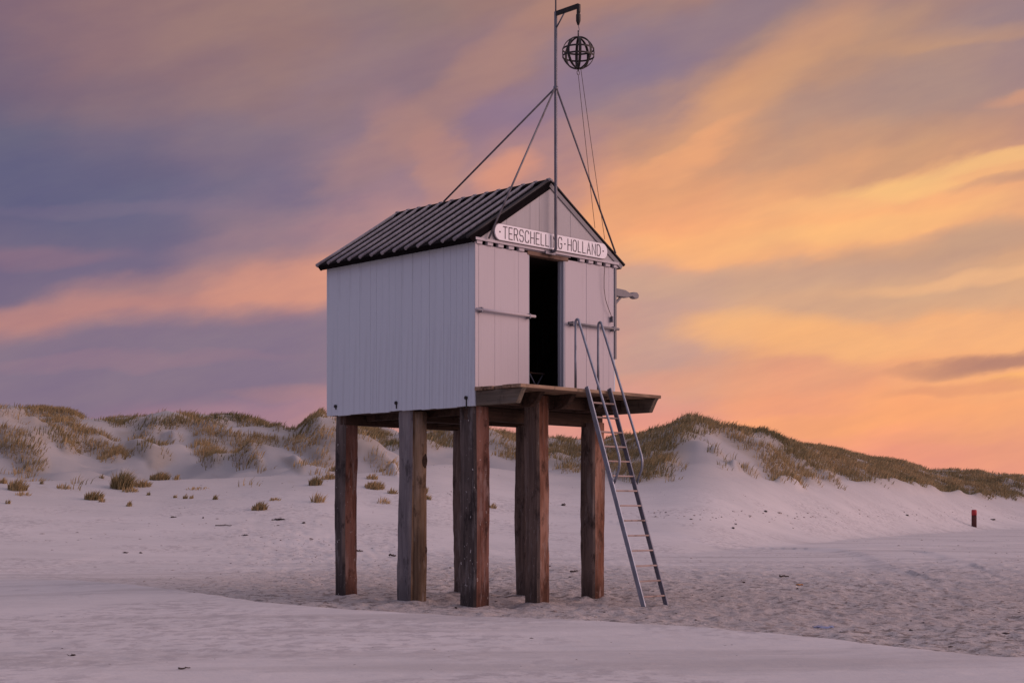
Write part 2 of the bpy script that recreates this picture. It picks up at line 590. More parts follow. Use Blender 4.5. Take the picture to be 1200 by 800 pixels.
SKY_P = np.array([(-500, 485), (0, 482), (30, 479), (60, 481), (90, 485), (120, 494), (145, 497), (180, 493), (210, 494), (240, 493), (265, 489), (300, 492), (330, 500), (348, 503), (362, 490), (376, 481), (392, 486), (420, 495), (445, 501), (494, 506), (575, 505), (643, 515), (664, 516), (700, 514), (741, 508), (762, 502), (782, 499), (800, 492), (815, 490), (830, 492), (844, 498), (866, 499), (888, 502), (907, 511), (921, 518), (954, 522), (987, 529), (1017, 536), (1046, 540), (1072, 547), (1090, 551), (1112, 553), (1130, 552), (1149, 557), (1171, 555), (1200, 559), (1300, 562), (1700, 568)], float)
DC_P = np.array([(-600, 110), (0, 104), (145, 114), (300, 110), (346, 106), (376, 88), (450, 98), (550, 108), (650, 108), (740, 95), (815, 86), (890, 94), (960, 116), (1050, 140), (1130, 165), (1200, 190), (1800, 300)], float)
DF_P = np.array([(-600, 60), (0, 60), (145, 62), (300, 62), (375, 60), (450, 63), (550, 68), (650, 68), (740, 66), (815, 64), (890, 70), (960, 82), (1050, 98), (1130, 118), (1200, 132), (1800, 210)], float)
FY_P = np.array([(-600, 572), (0, 566), (145, 564), (300, 558), (375, 560), (450, 552), (510, 540), (575, 549), (650, 558), (740, 562), (815, 560), (925, 566), (980, 564), (1061, 575), (1174, 584), (1200, 584), (1800, 588)], float)
DA_P = np.array([(-600, 36), (0, 36), (300, 37), (500, 40), (815, 44), (960, 58), (1050, 76), (1141, 99), (1200, 108), (1800, 170)], float)
LIP = [(-200, 655), (80, 675), (200, 690), (300, 705), (400, 714.5), (600, 723), (800, 731.5), (950, 745), (1050, 757), (1150, 766), (1200, 768), (1350, 775)]
LIP_W = np.array([((px - CX) / F_PX * (F_PX * 1.18 / (py - HOR)), F_PX * 1.18 / (py - HOR)) for px, py in LIP])


_GX = np.arange(-700., 1900., 4.)
_K = np.exp(-(np.arange(-88., 89., 4.) / 34) ** 2); _K /= _K.sum()


def dense(P):
    v = np.interp(_GX, P[:, 0], P[:, 1])
    n = len(_K) // 2
    return np.convolve(np.concatenate([np.full(n, v[0]), v, np.full(n, v[-1])]), _K, 'valid')


_TAB = {id(P): dense(P) for P in (DC_P, DF_P, FY_P, DA_P)}


SKY_P[:, 1] += 4.5 + 2 * np.exp(-((SKY_P[:, 0] - 830) / 90) ** 2)


def ip(P, x):
    if id(P) in _TAB:
        return np.interp(x, _GX, _TAB[id(P)])
    return np.interp(x, P[:, 0], P[:, 1])


def lip_s(x, y):
    """distance behind (+) or before (-) the edge of the foreground sand bank"""
    o = np.argsort(LIP_W[:, 0])
    yl = np.interp(x, LIP_W[o, 0], LIP_W[o, 1])
    return (y - yl) * .8 + .22 * fbm(x * .55, y * .2, 3, 5) + .06 * fbm(x * 3, y * 3, 2, 8)


# small wind-cut steps on the open beach right of the hut (polyline, world) and their height
def gpx(px, py, z=0.):
    d = F_PX * (CAM_H - z) / (py - HOR)
    return ((px - CX) / F_PX * d, d)


STEPS = [([gpx(*p) for p in ((960, 645), (990, 646), (1015, 650), (1035, 657), (1048, 664), (1062, 668))], .07),
         ([gpx(*p) for p in ((1098, 652), (1112, 654), (1124, 659), (1136, 663))], .05),
         ([gpx(*p) for p in ((740, 640), (860, 644), (1000, 646), (1120, 640), (1220, 634))], .035),
         ([gpx(*p) for p in ((-20, 668), (120, 655), (300, 648), (420, 650))], .03)]


def polydist(x, y, pl):
    best = np.full(x.shape, 1e9); sg = np.zeros(x.shape)
    for (ax, ay), (bx, by) in zip(pl[:-1], pl[1:]):
        dx, dy = bx - ax, by - ay
        t = np.clip(((x - ax) * dx + (y - ay) * dy) / (dx * dx + dy * dy), 0, 1)
        ex, ey = x - ax - t * dx, y - ay - t * dy
        d = np.hypot(ex, ey)
        k = d < best
        best = np.where(k, d, best); sg = np.where(k, np.sign(dx * ey - dy * ex), sg)
    return best, sg


PILES = [(.05, 2.99, .28, .25), (.03, 1.42, .30, .30), (.05, .06, .30, .33), (.95, -.33, .24, .30), (2.56, .04, .27, .30), (2.44, 2.84, .28, .28), (2.36, 1.28, .28, .28)]
HX, HY, HTH = -.547, 20.634, R(45.097)


def hut_world(u, v):
    return HX + u * math.cos(HTH) - v * math.sin(HTH), HY + u * math.sin(HTH) + v * math.cos(HTH)


# where the marram grows: bearing and height of each patch as seen from the beach, half sizes, tilt, density, straw share
PATCH = [
    (30, 484, 50, 4, 0, 1, .4), (75, 482, 25, 5, -8, 1, .35), (90, 481, 20, 5, -16, 1, .3), (60, 493, 35, 4, 0, .6, .45), (25, 503, 40, 5, -8, .6, .5), (15, 512, 40, 7, -18, 1, .5), (45, 530, 28, 13, -38, 1, .6), (58, 543, 12, 9, -20, 1, .4),
    (85, 500, 30, 6, 0, .6, .4), (110, 505, 18, 5, -10, .8, .6), (70, 512, 28, 7, 5, .6, .35), (115, 515, 30, 9, -15, .9, .55), (97, 523, 10, 8, 0, 1, .4), (130, 528, 22, 8, -25, 1, .5), (146, 532, 8, 6, 0, 1, .5),
    (150, 496, 12, 3, 0, .7, .4), (185, 495, 40, 5, 0, 1, .35), (215, 494, 25, 6, 0, 1, .4), (182, 508, 13, 5, 0, 1, .35), (210, 513, 12, 4, 0, .8, .4), (160, 508, 14, 4, 0, .5, .5), (180, 528, 22, 8, -20, .9, .4), (195, 536, 14, 10, 0, .7, .45), (190, 546, 8, 6, 0, .6, .5),
    (265, 490, 35, 7, 5, 1, .15), (300, 494, 28, 5, -12, 1, .2), (325, 499, 14, 3, -15, .8, .3), (240, 501, 30, 6, -18, 1, .75), (280, 513, 30, 5, -15, 1, .75), (320, 516, 30, 5, -6, 1, .6), (350, 523, 25, 5, -18, 1, .7), (372, 534, 20, 6, -35, 1, .8), (388, 541, 15, 5, -25, 1, .75),
    (250, 520, 18, 10, -40, .9, .6), (253, 540, 9, 6, 0, 1, .35), (245, 530, 14, 8, -35, .9, .6), (270, 525, 20, 8, 0, .5, .7), (295, 530, 12, 13, 30, .7, .7), (303, 541, 8, 5, -30, 1, .5), (290, 540, 22, 5, -15, .5, .6), (345, 541, 22, 5, -15, .4, .6), (350, 548, 12, 6, -30, .6, .7),
    (360, 494, 14, 11, 40, 1, .35), (375, 484, 10, 4, 10, 1, .55), (350, 504, 8, 8, 0, 1, .3), (385, 505, 25, 12, 0, .5, .4), (395, 520, 30, 10, -10, .6, .5), (425, 500, 28, 8, -15, .8, .6), (410, 520, 30, 10, 0, .6, .4), (440, 512, 25, 10, -20, .6, .45), (445, 540, 18, 7, -35, 1, .8), (430, 533, 15, 6, -10, .7, .7), (460, 550, 10, 4, -40, .8, .8),
    (500, 507, 25, 4, 0, .9, .5), (520, 510, 30, 8, 0, .6, .5), (500, 522, 25, 7, 0, .5, .4), (545, 508, 20, 5, 0, .9, .5), (580, 510, 40, 9, 0, .7, .5), (590, 524, 30, 8, 0, .6, .5), (610, 536, 25, 5, 0, .4, .5), (650, 520, 30, 7, 0, 1, .35), (665, 529, 25, 9, 0, .8, .4), (655, 543, 22, 6, -10, .8, .5), (690, 536, 25, 14, 0, .8, .4),
    (760, 522, 45, 20, 20, 1, .3), (735, 532, 30, 22, 0, 1, .3), (800, 502, 35, 10, 15, 1, .25), (830, 497, 25, 7, -20, 1, .3), (770, 545, 30, 13, 20, .9, .35), (750, 556, 20, 8, 0, .8, .4), (850, 506, 25, 8, -30, .8, .5), (865, 516, 35, 9, -35, 1, .45), (895, 536, 28, 8, -38, 1, .5), (875, 502, 25, 5, 0, 1, .2), (900, 510, 20, 6, -30, 1, .3), (925, 527, 25, 10, -38, 1, .5), (915, 541, 20, 10, -35, .8, .55), (945, 536, 30, 12, -35, 1, .55), (965, 531, 35, 9, -15, 1, .6), (940, 555, 14, 6, -40, .9, .5), (900, 549, 15, 4, -30, .6, .5), (915, 560, 12, 6, -35, .7, .5), (880, 526, 20, 5, -30, .5, .6), (905, 556, 15, 5, -35, 1, .5), (878, 552, 11, 4, -30, 1, .5), (926, 567, 11, 4, -35, 1, .6), (946, 562, 12, 4, -35, 1, .55), (860, 545, 9, 3, -25, .9, .5), (838, 530, 8, 3, -20, .9, .5), (965, 560, 16, 5, -35, 1, .6),
    (985, 541, 40, 10, -18, 1, .65), (1020, 546, 40, 10, -18, 1, .6), (1000, 557, 30, 8, -20, .7, .6), (1050, 553, 40, 10, -15, 1, .6), (1030, 563, 25, 7, -25, .8, .5), (1057, 568, 12, 7, -40, 1, .4), (1085, 561, 35, 8, -14, 1, .55), (1075, 572, 20, 6, -30, .8, .5), (1110, 558, 30, 6, 0, 1, .5), (1120, 566, 35, 7, -15, .9, .55), (1105, 575, 15, 5, -35, .8, .4), (1130, 578, 12, 5, -35, .7, .4), (1150, 563, 30, 6, -5, 1, .5), (1185, 562, 30, 4, 0, .8, .45), (1180, 571, 20, 4, -10, .6, .45), (1170, 582, 10, 4, -30, .8, .4), (1143, 573, 20, 6, -20, .9, .55)]
_gx, _gy = np.meshgrid(np.arange(-60., 1260.), np.arange(470., 600.))
G_FIELD = np.zeros_like(_gx); T_FIELD = np.full_like(_gx, .45); _best = np.zeros_like(_gx)
for a_, b_, c_, d_, e_, f_, g_ in PATCH:
    ct, st_ = math.cos(R(e_)), math.sin(R(e_))
    q1 = ((_gx - a_) * ct - (_gy - b_) * st_) / (c_ * .95); q2 = ((_gx - a_) * st_ + (_gy - b_) * ct) / (d_ * .95)
    w_ = f_ * (.78 if a_ > 940 else 1) * np.exp(-(q1 * q1 + q2 * q2) * .9)
    G_FIELD = G_FIELD + w_ - G_FIELD * w_
    T_FIELD = np.where(w_ > _best, g_, T_FIELD); _best = np.maximum(_best, w_)


def field(F, px, py):
    i = np.clip(px + 60, 0, F.shape[1] - 2); j = np.clip(py - 470, 0, F.shape[0] - 2)
    i0 = i.astype(int); j0 = j.astype(int); u = i - i0; v = j - j0
    return (F[j0, i0] * (1 - u) + F[j0, i0 + 1] * u) * (1 - v) + (F[j0 + 1, i0] * (1 - u) + F[j0 + 1, i0 + 1] * u) * v


def see(x, y, z):
    """bearing and height above the horizon of a ground point, in the picture's own units"""
    return np.arctan2(x, np.maximum(y, .5)) * F_PX + CX, HOR - F_PX * (z - CAM_H) / np.maximum(y, 1)


def height(x, y):
    x = np.asarray(x, float); y = np.asarray(y, float)
    d = np.hypot(x, y)
    front = sst(-5, 12, y)
    px = np.arctan2(x, np.maximum(y, .5)) * F_PX + CX + 26 * fbm(x * .05, y * .05, 2, 31)
    z = np.zeros_like(x)
    # gentle undulation
    z += .05 * fbm(x * .12, y * .12, 3, 1) * sst(6, 40, d)
    # foreground bank with its lip
    s = lip_s(x, y)
    fade = sst(-10.5, -5.5, x) * .85 + .15
    bank = np.where(s < 0, .15 * np.exp(np.minimum(s, 0) / 7), .15 * (1 - sst(0, .75, s)))
    z += bank * fade * sst(0, 5, y)
    hollow = sst(.2, 1.0, s) * (1 - sst(14, 26, s))
    rough = hollow * sst(-7.5, -1.5, x + .25 * s) 
    z += -.02 * hollow
    z += rough * (.045 * fbm(x * 1.7, y * 1.5, 3, 41) + .040 * fbm(x * 5.5, y * 3.2, 2, 44))
    z += (1 - rough) * (.010 * fbm(x * 1.2, y * 3.0, 3, 47) + .005 * fbm(x * 5, y * 9, 2, 48)) * (1 - sst(22, 38, d))
    for pl, hh in STEPS:
        q, sg = polydist(x, y, pl)
        z += np.where(sg > 0, hh * np.exp(-(q / 3.5) ** 2), hh * np.exp(-(q / .35) ** 2))
    for u, v, a, b in PILES:
        wx, wy = hut_world(u + a / 2, v + b / 2)
        q = np.hypot(x - wx, y - wy)
        z += .022 * np.exp(-((q - .15) / .25) ** 2) - .045 * np.exp(-((q - .5) / .35) ** 2)
    # dunes
    da, df, dc = ip(DA_P, px), ip(DF_P, px), ip(DC_P, px)
    zf = CAM_H + (HOR - ip(FY_P, px)) * df / F_PX
    zc = CAM_H + (HOR - ip(SKY_P, np.arctan2(x, np.maximum(y, .5)) * F_PX + CX)) * dc / F_PX
    sa = np.clip((d - da) / (df - da), 0, 1)
    apron = zf * (.35 * sa + .65 * sa * sa * (1.5 - .5 * sa))
    sd_ = np.clip((d - df) / (dc - df), 0, 1)
    face = (zc - zf) * (.55 * sd_ + .45 * sst(0, 1, sd_))
    back = -(zc - 2.0) * sst(0, 1, (d - dc) / (.75 * dc))
    hm = sst(0, .12, sd_) * (1 - .85 * sst(.7, 1, sd_))
    lf = 1 - sst(420, 620, px)
    hum = (1.0 + 1.3 * lf) * fbm(x * .11 + .03 * y, y * .085, 4, 61) + .45 * fbm(x * .35, y * .25, 2, 63)
    z += front * (apron + face + np.where(d > dc, back, 0) + hm * hum + .12 * sst(0, 1, sa) * fbm(x * .25, y * .2, 3, 66))
    vx_, vy_ = see(x, y, z)
    g = field(G_FIELD, vx_, vy_) * (d > df * .92) * (d < dc * 1.1) * front
    z += sst(.15, .8, g) * (.30 + .4 * fbm(x * .5, y * .4, 2, 69)) * (1 - .9 * sst(.7, .95, sd_))
    return z


def ray_ground(px, py):
    d = np.concatenate([np.arange(8, 60, .05), np.arange(60, 260, .15)])
    ang = math.atan((px - CX) / F_PX)
    y = d * math.cos(ang); x = d * math.sin(ang)
    z = height(x, y)
    yy = HOR - F_PX * (z - CAM_H) / y
    k = np.argmax(yy <= py)
    return float(x[k]), float(y[k]), float(z[k])


def build_ground():
    aw = R(23)
    fine = np.linspace(-aw, aw, 640)
    coarse = np.concatenate([-np.geomspace(math.pi, aw, 46)[:-1], []])
    ang = np.concatenate([coarse, fine, -coarse[::-1][:-1]])
    na = len(ang)
    rad = np.concatenate([np.geomspace(.4, 8, 14)[:-1], np.geomspace(8, 34, 330)[:-1], np.geomspace(34, 240, 260)[:-1], np.geomspace(240, 3000, 26)])
    nr = len(rad)
    A, D = np.meshgrid(ang, rad)
    X = (D * np.sin(A)).ravel(); Y = (D * np.cos(A)).ravel()
    Z = height(X, Y)
    V = np.stack([X, Y, Z], 1)
    V = np.concatenate([V, [[0, 0, float(Z[:na].mean())]]])
    i = np.arange(nr - 1)[:, None] * na; j = np.arange(na)[None, :]; j2 = (j + 1) % na
    quads = np.stack([i + j, i + j2, i + na + j2, i + na + j], -1).reshape(-1, 4)[:, ::-1]
    tris = np.stack([np.full(na, nr * na), np.arange(na), (np.arange(na) + 1) % na], 1)[:, ::-1]
    me = bpy.data.meshes.new('beach')
    me.vertices.add(len(V)); me.vertices.foreach_set('co', V.ravel())
    nl = quads.size + tris.size
    me.loops.add(nl); me.loops.foreach_set('vertex_index', np.concatenate([quads.ravel(), tris.ravel()]).astype(np.int32))
    me.polygons.add(len(quads) + len(tris))
    st = np.concatenate([np.arange(len(quads)) * 4, quads.size + np.arange(len(tris)) * 3]).astype(np.int32)
    me.polygons.foreach_set('loop_start', st)
    me.update(calc_edges=True)
    me.polygons.foreach_set('use_smooth', np.ones(len(me.polygons), bool))
    s = lip_s(V[:, 0], V[:, 1])
    wd = .12 + .88 * sst(-10, 0, V[:, 0])
    hol = sst(.05, .5, s) * (1 - sst(8 * wd, 23 * wd, s + 3 * wd * fbm(V[:, 0] * .3, V[:, 1] * .3, 3, 71)))
    rg = hol * (.35 * sst(-11, -8, V[:, 0]) + .65 * sst(-9.5, -2.5, V[:, 0])) * sst(6, 9, V[:, 1])
    at = me.attributes.new('lag', 'FLOAT', 'POINT'); at.data.foreach_set('value', rg.astype(np.float32))
    gm = grass_mask(V[:, 0], V[:, 1], V[:, 2])
    vx_, vy_ = see(V[:, 0], V[:, 1], V[:, 2])
    pxx = np.clip(vx_, -600, 1800)
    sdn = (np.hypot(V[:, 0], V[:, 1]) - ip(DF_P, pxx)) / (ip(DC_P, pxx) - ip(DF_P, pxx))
    gm = np.maximum(gm, .8 * sst(.05, .5, field(G_FIELD, vx_, vy_)) * sst(-.1, 0, sdn)) * (V[:, 1] > 20)
    dg_ = np.hypot(V[:, 0], V[:, 1])
    sa_ = (dg_ - ip(DA_P, pxx)) / (ip(DF_P, pxx) - ip(DA_P, pxx))
    fl = 1 - sst(-.1, .25, sa_)
    at = me.attributes.new('open', 'FLOAT', 'POINT'); at.data.foreach_set('value', (1 - sst(.5, .95, sa_)).astype(np.float32))
    at = me.attributes.new('flat', 'FLOAT', 'POINT'); at.data.foreach_set('value', fl.astype(np.float32))
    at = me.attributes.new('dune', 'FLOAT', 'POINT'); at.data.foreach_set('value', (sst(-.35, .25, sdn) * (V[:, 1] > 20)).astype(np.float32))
    at = me.attributes.new('root', 'FLOAT', 'POINT'); at.data.foreach_set('value', gm.astype(np.float32))
    return me


def grass_mask(x, y, z):
    d = np.hypot(x, y)
    px = np.arctan2(x, np.maximum(y, .5)) * F_PX + CX
    df, dc = ip(DF_P, px), ip(DC_P, px)
    s = (d - df) / (dc - df)
    py = HOR - F_PX * (z - CAM_H) / np.maximum(y, 1)
    n = fbm(x * .22, y * .16, 3, 85)
    wild = sst(-.10, .20, n * 1.2 + .35 * (s - .5))               # beyond the photographed stretch: loose cover
    g = field(G_FIELD, px, py)
    dg = fbm((px * .87 + py * .5) / 42, (py * .87 - px * .5) / 8, 3, 87)      # wind-combed streaks running down to the right
    near = sst(.34, 1.0, g * 1.05 + .85 * dg * (.4 + .6 * sst(0, .6, 1 - s)) + .45 * fbm(x * .9, y * .45, 3, 81) + .25 * fbm(x * 2.5, y * 1.5, 2, 83))
    inn = sst(-60, -20, px) * (1 - sst(1215, 1255, px))
    m = (near * inn + wild * (1 - inn)) * sst(-.10, .02, s) * (1 - sst(1.08, 1.35, s)) * (px > -420) * (px < 1550) * (y > 20)
    return m


sand = M('sand', .95, 0, .12)
geo = sand.n('ShaderNodeNewGeometry').outputs['Position']
lag = sand.attr('lag').outputs['Fac']
root = sand.attr('root').outputs['Fac']
sA = sand.noise((.30, .42, .5), 5, .6, 2, geo)
sB = sand.noise((2.5, 7, 3), 5, .65, 6, geo)
sC = sand.noise((16, 22, 16), 4, .7, 12, geo)
sD = sand.noise((5.5, 4.5, 5), 4, .65, 17, geo)
base = sand.mix(sand.rng(sA, .3, .7), (.555, .52, .503), (.625, .58, .56))
base = sand.mix(sand.rng(sB, .52, .72, 0, .35), base, (.40, .365, .35))
clod = sand.rng(sand.math('ADD', sand.math('MULTIPLY', sC, .4), sand.math('MULTIPLY', sD, .6)), .49, .57)
lagc = sand.mix(clod, (.50, .45, .425), (.225, .19, .172))
lagc = sand.mix(sand.rng(sA, .40, .65, 0, .55), lagc, (.46, .40, .37))
sE = sand.noise((.13, .85, .8), 5, .6, 31, geo)
flat = sand.attr('flat').outputs['Fac']
base = sand.mix(sand.math('MULTIPLY', flat, sand.rng(sE, .47, .66, 0, .65)), base, (.42, .385, .37))
sF = sand.noise((.32, .30, .3), 3, .6, 41, geo)
crust = sand.math('MULTIPLY', sand.rng(sF, .44, .58), sand.attr('open').outputs['Fac'])
base = sand.mix(sand.math('MULTIPLY', crust, sand.rng(sD, .48, .60, 0, .7)), base, (.40, .365, .36))
base = sand.mix(sand.math('MULTIPLY', crust, sand.rng(sD, .44, .34, 0, .5)), base, (.66, .615, .60))
colr = sand.mix(lag, base, lagc)
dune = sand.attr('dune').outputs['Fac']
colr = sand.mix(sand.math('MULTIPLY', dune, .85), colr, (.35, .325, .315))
colr = sand.mix(sand.math('MULTIPLY', root, .5), colr, (.26, .20, .13))
sand.col(colr)
hgt = sand.math('ADD', sand.math('MULTIPLY', sand.mix(lag, sB, sD), sand.math('MAXIMUM', sand.rng(lag, 0, 1, .16, 1.1, 'LINEAR'), sand.math('MULTIPLY', crust, .45))), sand.math('MULTIPLY', sC, sand.rng(lag, 0, 1, .12, .7, 'LINEAR')))
sand.bump(hgt, .06, .9)
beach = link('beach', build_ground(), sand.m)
tag(beach, 'pale pink sand beach rising into dunes behind the hut', 'beach', None, 'structure')

# ================================================================== hut
hut = empty('beach_hut', (HX, HY, 0), HTH)
tag(hut, 'white wooden refuge hut with dark ribbed roof raised on thick timber piles', 'hut')
W, L = 3.014, 3.381
ZB, ZD = 2.791, 3.049
RU, RZ = W / 2, 6.19
EU, EZ = .155, 5.135
SL = (RZ - EZ) / (RU + EU)


def jitter_pile(w, dpt, h, seed, mats, roundness=0.):
    """squared baulk with chamfered, worn arrises; origin at its bottom centre"""
    rg = np.random.default_rng(seed)
    c = .03
    prof = [(-w / 2 + c, -dpt / 2), (-w / 6, -dpt / 2), (w / 6, -dpt / 2), (w / 2 - c, -dpt / 2), (w / 2, -dpt / 2 + c), (w / 2, 0), (w / 2, dpt / 2 - c), (w / 2 - c, dpt / 2), (0, dpt / 2), (-w / 2 + c, dpt / 2), (-w / 2, dpt / 2 - c), (-w / 2, dpt / 6), (-w / 2, -dpt / 6), (-w / 2, -dpt / 2 + c)]
    n, lv = len(prof), 30
    v, f = [], []
    ph = rg.random(n) * 6
    for k in range(lv + 1):
        t = k / lv
        z = t * h
        lean = (.012 * math.sin(t * 4 + seed), .012 * math.sin(t * 3 + seed * 2))
        wear = 1 - .02 * math.exp(-((t - .12) / .06) ** 2)
        for i, (x, y) in enumerate(prof):
            q = .007 * math.sin(9 * t + ph[i]) + rg.normal(0, .0025)
            r = math.hypot(x, y)
            v.append((x * (wear + q / r) + lean[0], y * (wear + q / r) + lean[1], z))
    for k in range(lv):
        for i in range(n):
            f.append((k * n + i, k * n + (i + 1) % n, (k + 1) * n + (i + 1) % n, (k + 1) * n + i))
    f.append(tuple(range(n))[::-1]); f.append(tuple(lv * n + i for i in range(n)))
    me = pyd('pile', v, f)
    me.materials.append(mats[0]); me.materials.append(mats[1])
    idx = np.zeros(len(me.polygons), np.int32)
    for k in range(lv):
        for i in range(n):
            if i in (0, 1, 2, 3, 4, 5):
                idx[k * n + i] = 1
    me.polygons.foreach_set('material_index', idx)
    return me


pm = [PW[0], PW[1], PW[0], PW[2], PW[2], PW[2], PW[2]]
plab = ['red-brown rear corner pile', 'silver-grey middle pile with an ochre half-round log', 'front corner pile flecked with white droppings', 'orange-brown pile under the platform', None, None, None]
for i, (u, v, a, b) in enumerate(PILES):
    top = 2.79 if i in (0, 1, 2) else (2.97 if i == 3 else 2.66)
    if i == 2: top = 2.79
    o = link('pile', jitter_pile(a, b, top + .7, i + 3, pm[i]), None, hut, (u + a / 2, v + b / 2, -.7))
    if plab[i]: o['label'] = plab[i]
    if i == 1:      # round log let into the front of the second pile
        pts = [(u + a / 2 + .03, v + .015 + .006 * math.sin(k), -.5 + k * (3.27 / 12)) for k in range(13)]
        rr = [.118 + .004 * math.sin(k * 2.1) for k in range(13)]
        lg = tube('round_log', pts, rr, PW[1][1], o, 16)
        lg.location = -Vector(o.location)
        kn = [((u + a / 2 + .05, v - .094, 2.05), .055, .12), ((u + a / 2 + .07, v - .09, .72), .035, .075)]
        for (kx, ky, kz), rx, rz in kn:
            bm = bmesh.new(); bmesh.ops.create_icosphere(bm, subdivisions=2, radius=1)
            bmesh.ops.scale(bm, vec=(rx, .018, rz), verts=bm.verts)
            me = bpy.data.meshes.new('knot'); bm.to_mesh(me); bm.free()
            kk = link('knot', me, MAT['beam'], o, Vector((kx, ky, kz)) - Vector(o.location))

# floor frame
floor = box('floor', (.035, .03, 2.80), (W - .035, L - .035, 2.98), MAT['beam'], hut, .006)
for v0, z0 in ((.20, 2.60), (1.50, 2.64), (2.98, 2.64)):
    b = box('floor_beam', (.06, v0, z0), (2.95, v0 + .14, 2.797), MAT['beam'], floor, .008)
    b.location = Vector(b.location) - Vector(floor.location)
for u0 in (.45, .95, 1.45, 1.95, 2.35):
    b = box('floor_joist', (u0, .36, 2.71), (u0 + .07, 1.48, 2.798), MAT['beam'], floor, .005)
    b.location = Vector(b.location) - Vector(floor.location)
    b = box('floor_joist', (u0, 1.66, 2.71), (u0 + .07, 2.96, 2.798), MAT['beam'], floor, .005)
    b.location = Vector(b.location) - Vector(floor.location)


def sub(parent, name, a, b, mat, bev=.004, rot=(0, 0, 0)):
    o = box(name, a, b, mat, parent, bev, rot)
    o.location = Vector(o.location) - Vector(parent.location)
    return o


# --- side walls: lining with upright boards, the seaward one in uneven widths
sv = [0, .133, .257, .382, .508, .653, .818, .966, 1.135, 1.343, 1.574, 1.72, 1.867, 2.026, 2.166, 2.308, 2.56, 2.813, 3.10, L]
lw = box('side_wall', (.032, .12, 2.985), (.06, L - .034, 5.10), MAT['inside'], hut, 0)
lw['label'] = 'pale grey boarded wall of narrow upright boards'
for a, b in zip(sv[:-1], sv[1:]):
    dz = random.uniform(-.012, .004)
    sub(lw, 'board', (random.uniform(-.0025, .0025), a + .001, ZB + dz), (.0315, b - .001, 5.13), MAT['white_paint'], .003)
box('added_ceiling', (.07, .06, 5.055), (W - .07, L - .07, 5.068), MAT['inside'], hut, 0)  # added panel, keeps light from the wall-top gaps out of the doorway
rw = box('side_wall', (W - .06, .12, 2.985), (W - .032, L - .034, 5.10), MAT['inside'], hut, 0)
k = 0.
while k < L - .01:
    e = min(k + random.uniform(.14, .26), L)
    if L - e < .08: e = L
    sub(rw, 'board', (W - .0315, k + .0025, ZB), (W + random.uniform(-.003, .003), e - .0025, 5.13), MAT['white_paint'], .004)
    k = e
bw_ = box('back_wall', (.062, L - .06, 2.985), (W - .062, L - .033, 5.10), MAT['inside'], hut, 0)
k = .034
while k < W - .035:
    e = min(k + random.uniform(.18, .3), W - .034)
    if W - .034 - e < .1: e = W - .034
    sub(bw_, 'board', (k + .002, L - .032, ZB), (e - .002, L + .001, 5.13), MAT['white_paint'], .004)
    k = e
# --- front wall
DL, DR, DT = 1.085, 1.866, 5.045
fw = box('front_wall', (.062, .034, 2.985), (DL - .01, .055, 5.06), MAT['inside'], hut, 0)
fw['label'] = 'pinkish white front wall with the open doorway'
fw2 = sub(fw, 'lining', (DR + .012, .034, 2.985), (W - .062, .055, 5.06), MAT['inside'], 0)
ft = 5.07
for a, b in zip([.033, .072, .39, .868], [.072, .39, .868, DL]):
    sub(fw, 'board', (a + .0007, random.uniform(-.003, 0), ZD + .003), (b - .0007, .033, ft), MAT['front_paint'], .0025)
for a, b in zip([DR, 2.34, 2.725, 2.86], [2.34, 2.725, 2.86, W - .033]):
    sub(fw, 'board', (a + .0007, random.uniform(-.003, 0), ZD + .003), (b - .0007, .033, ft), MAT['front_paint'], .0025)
sub(fw, 'corner_strip', (-.006, -.012, ZB + .26), (.032, -.002, 5.10), MAT['front_paint'], .003)
sub(fw, 'corner_strip', (W - .03, -.018, 3.66), (W + .014, -.006, 5.09), MAT['trim'], .003)
sub(fw, 'door_jamb', (DR - .028, .004, ZD), (DR - .001, .125, DT), MAT['jamb'], .003)
sub(fw, 'door_stop', (DR - .045, .05, ZD), (DR - .029, .08, DT), MAT['jamb'], .002)
sub(fw, 'door_jamb', (DL + .001, .004, ZD), (DL + .02, .125, DT), MAT['jamb'], .003)
sub(fw, 'lintel', (DL - .03, -.012, DT), (DR + .06, .125, DT + .06), MAT['lintel'], .004)
sub(fw, 'header', (DL - .10, -.008, DT + .062), (DR + .12, .03, 5.125), MAT['front_paint'], .003)
# teeth between the wall top and the gable boards, open gaps between them
for c in [.01 + .212 * i for i in range(5)] + [2.06 + .196 * i + .105 for i in range(5)]:
    sub(fw, 'tooth', (max(c, -.005), -.03, 5.072), (c + .11, .03, 5.128), MAT['front_paint'], .004)
# --- gables of upright boards under the rake
def roof_z(u):
    return RZ - abs(u - RU) * SL


def gable(vo, vi, mat, name):
    us = [-.02, .60, 1.08, 1.28, 1.95, 2.48, W + .02]
    first = None
    for a, b in zip(us[:-1], us[1:]):
        a2, b2 = a + .0015, b - .0015
        poly = [(a2, 5.132), (b2, 5.132), (b2, max(roof_z(b2) - .045, 5.14))]
        if a2 < RU < b2:
            poly.append((RU, RZ - .045))
        poly.append((a2, max(roof_z(a2) - .045, 5.14)))
        j = random.uniform(0, .003)
        o = prism('gable' if first is None else 'board', poly, 'y', vo - j, vi, mat, hut if first is None else first, .002)
        first = first or o
    return first


ga = gable(-.030, -.004, MAT['gable_paint_shaded'], 'gable')
ga2 = gable(L + .004, L + .03, MAT['white_paint'], 'gable')
sub(ga, 'band', (-.03, -.052, 5.118), (W + .03, -.0345, 5.158), MAT['front_paint'], .003)

# --- roof
def slope_pt(side, t, off=0.):
    """point down the slope, t metres from the ridge; off = height square to the sheet"""
    ln = math.hypot(1, SL)
    du, dz = t / ln, -t * SL / ln
    return (RU + side * (du + off * SL / ln), RZ + dz + off / ln)


SLEN = (RU + EU) * math.hypot(1, SL)
V0, V1 = -.055, L + .056


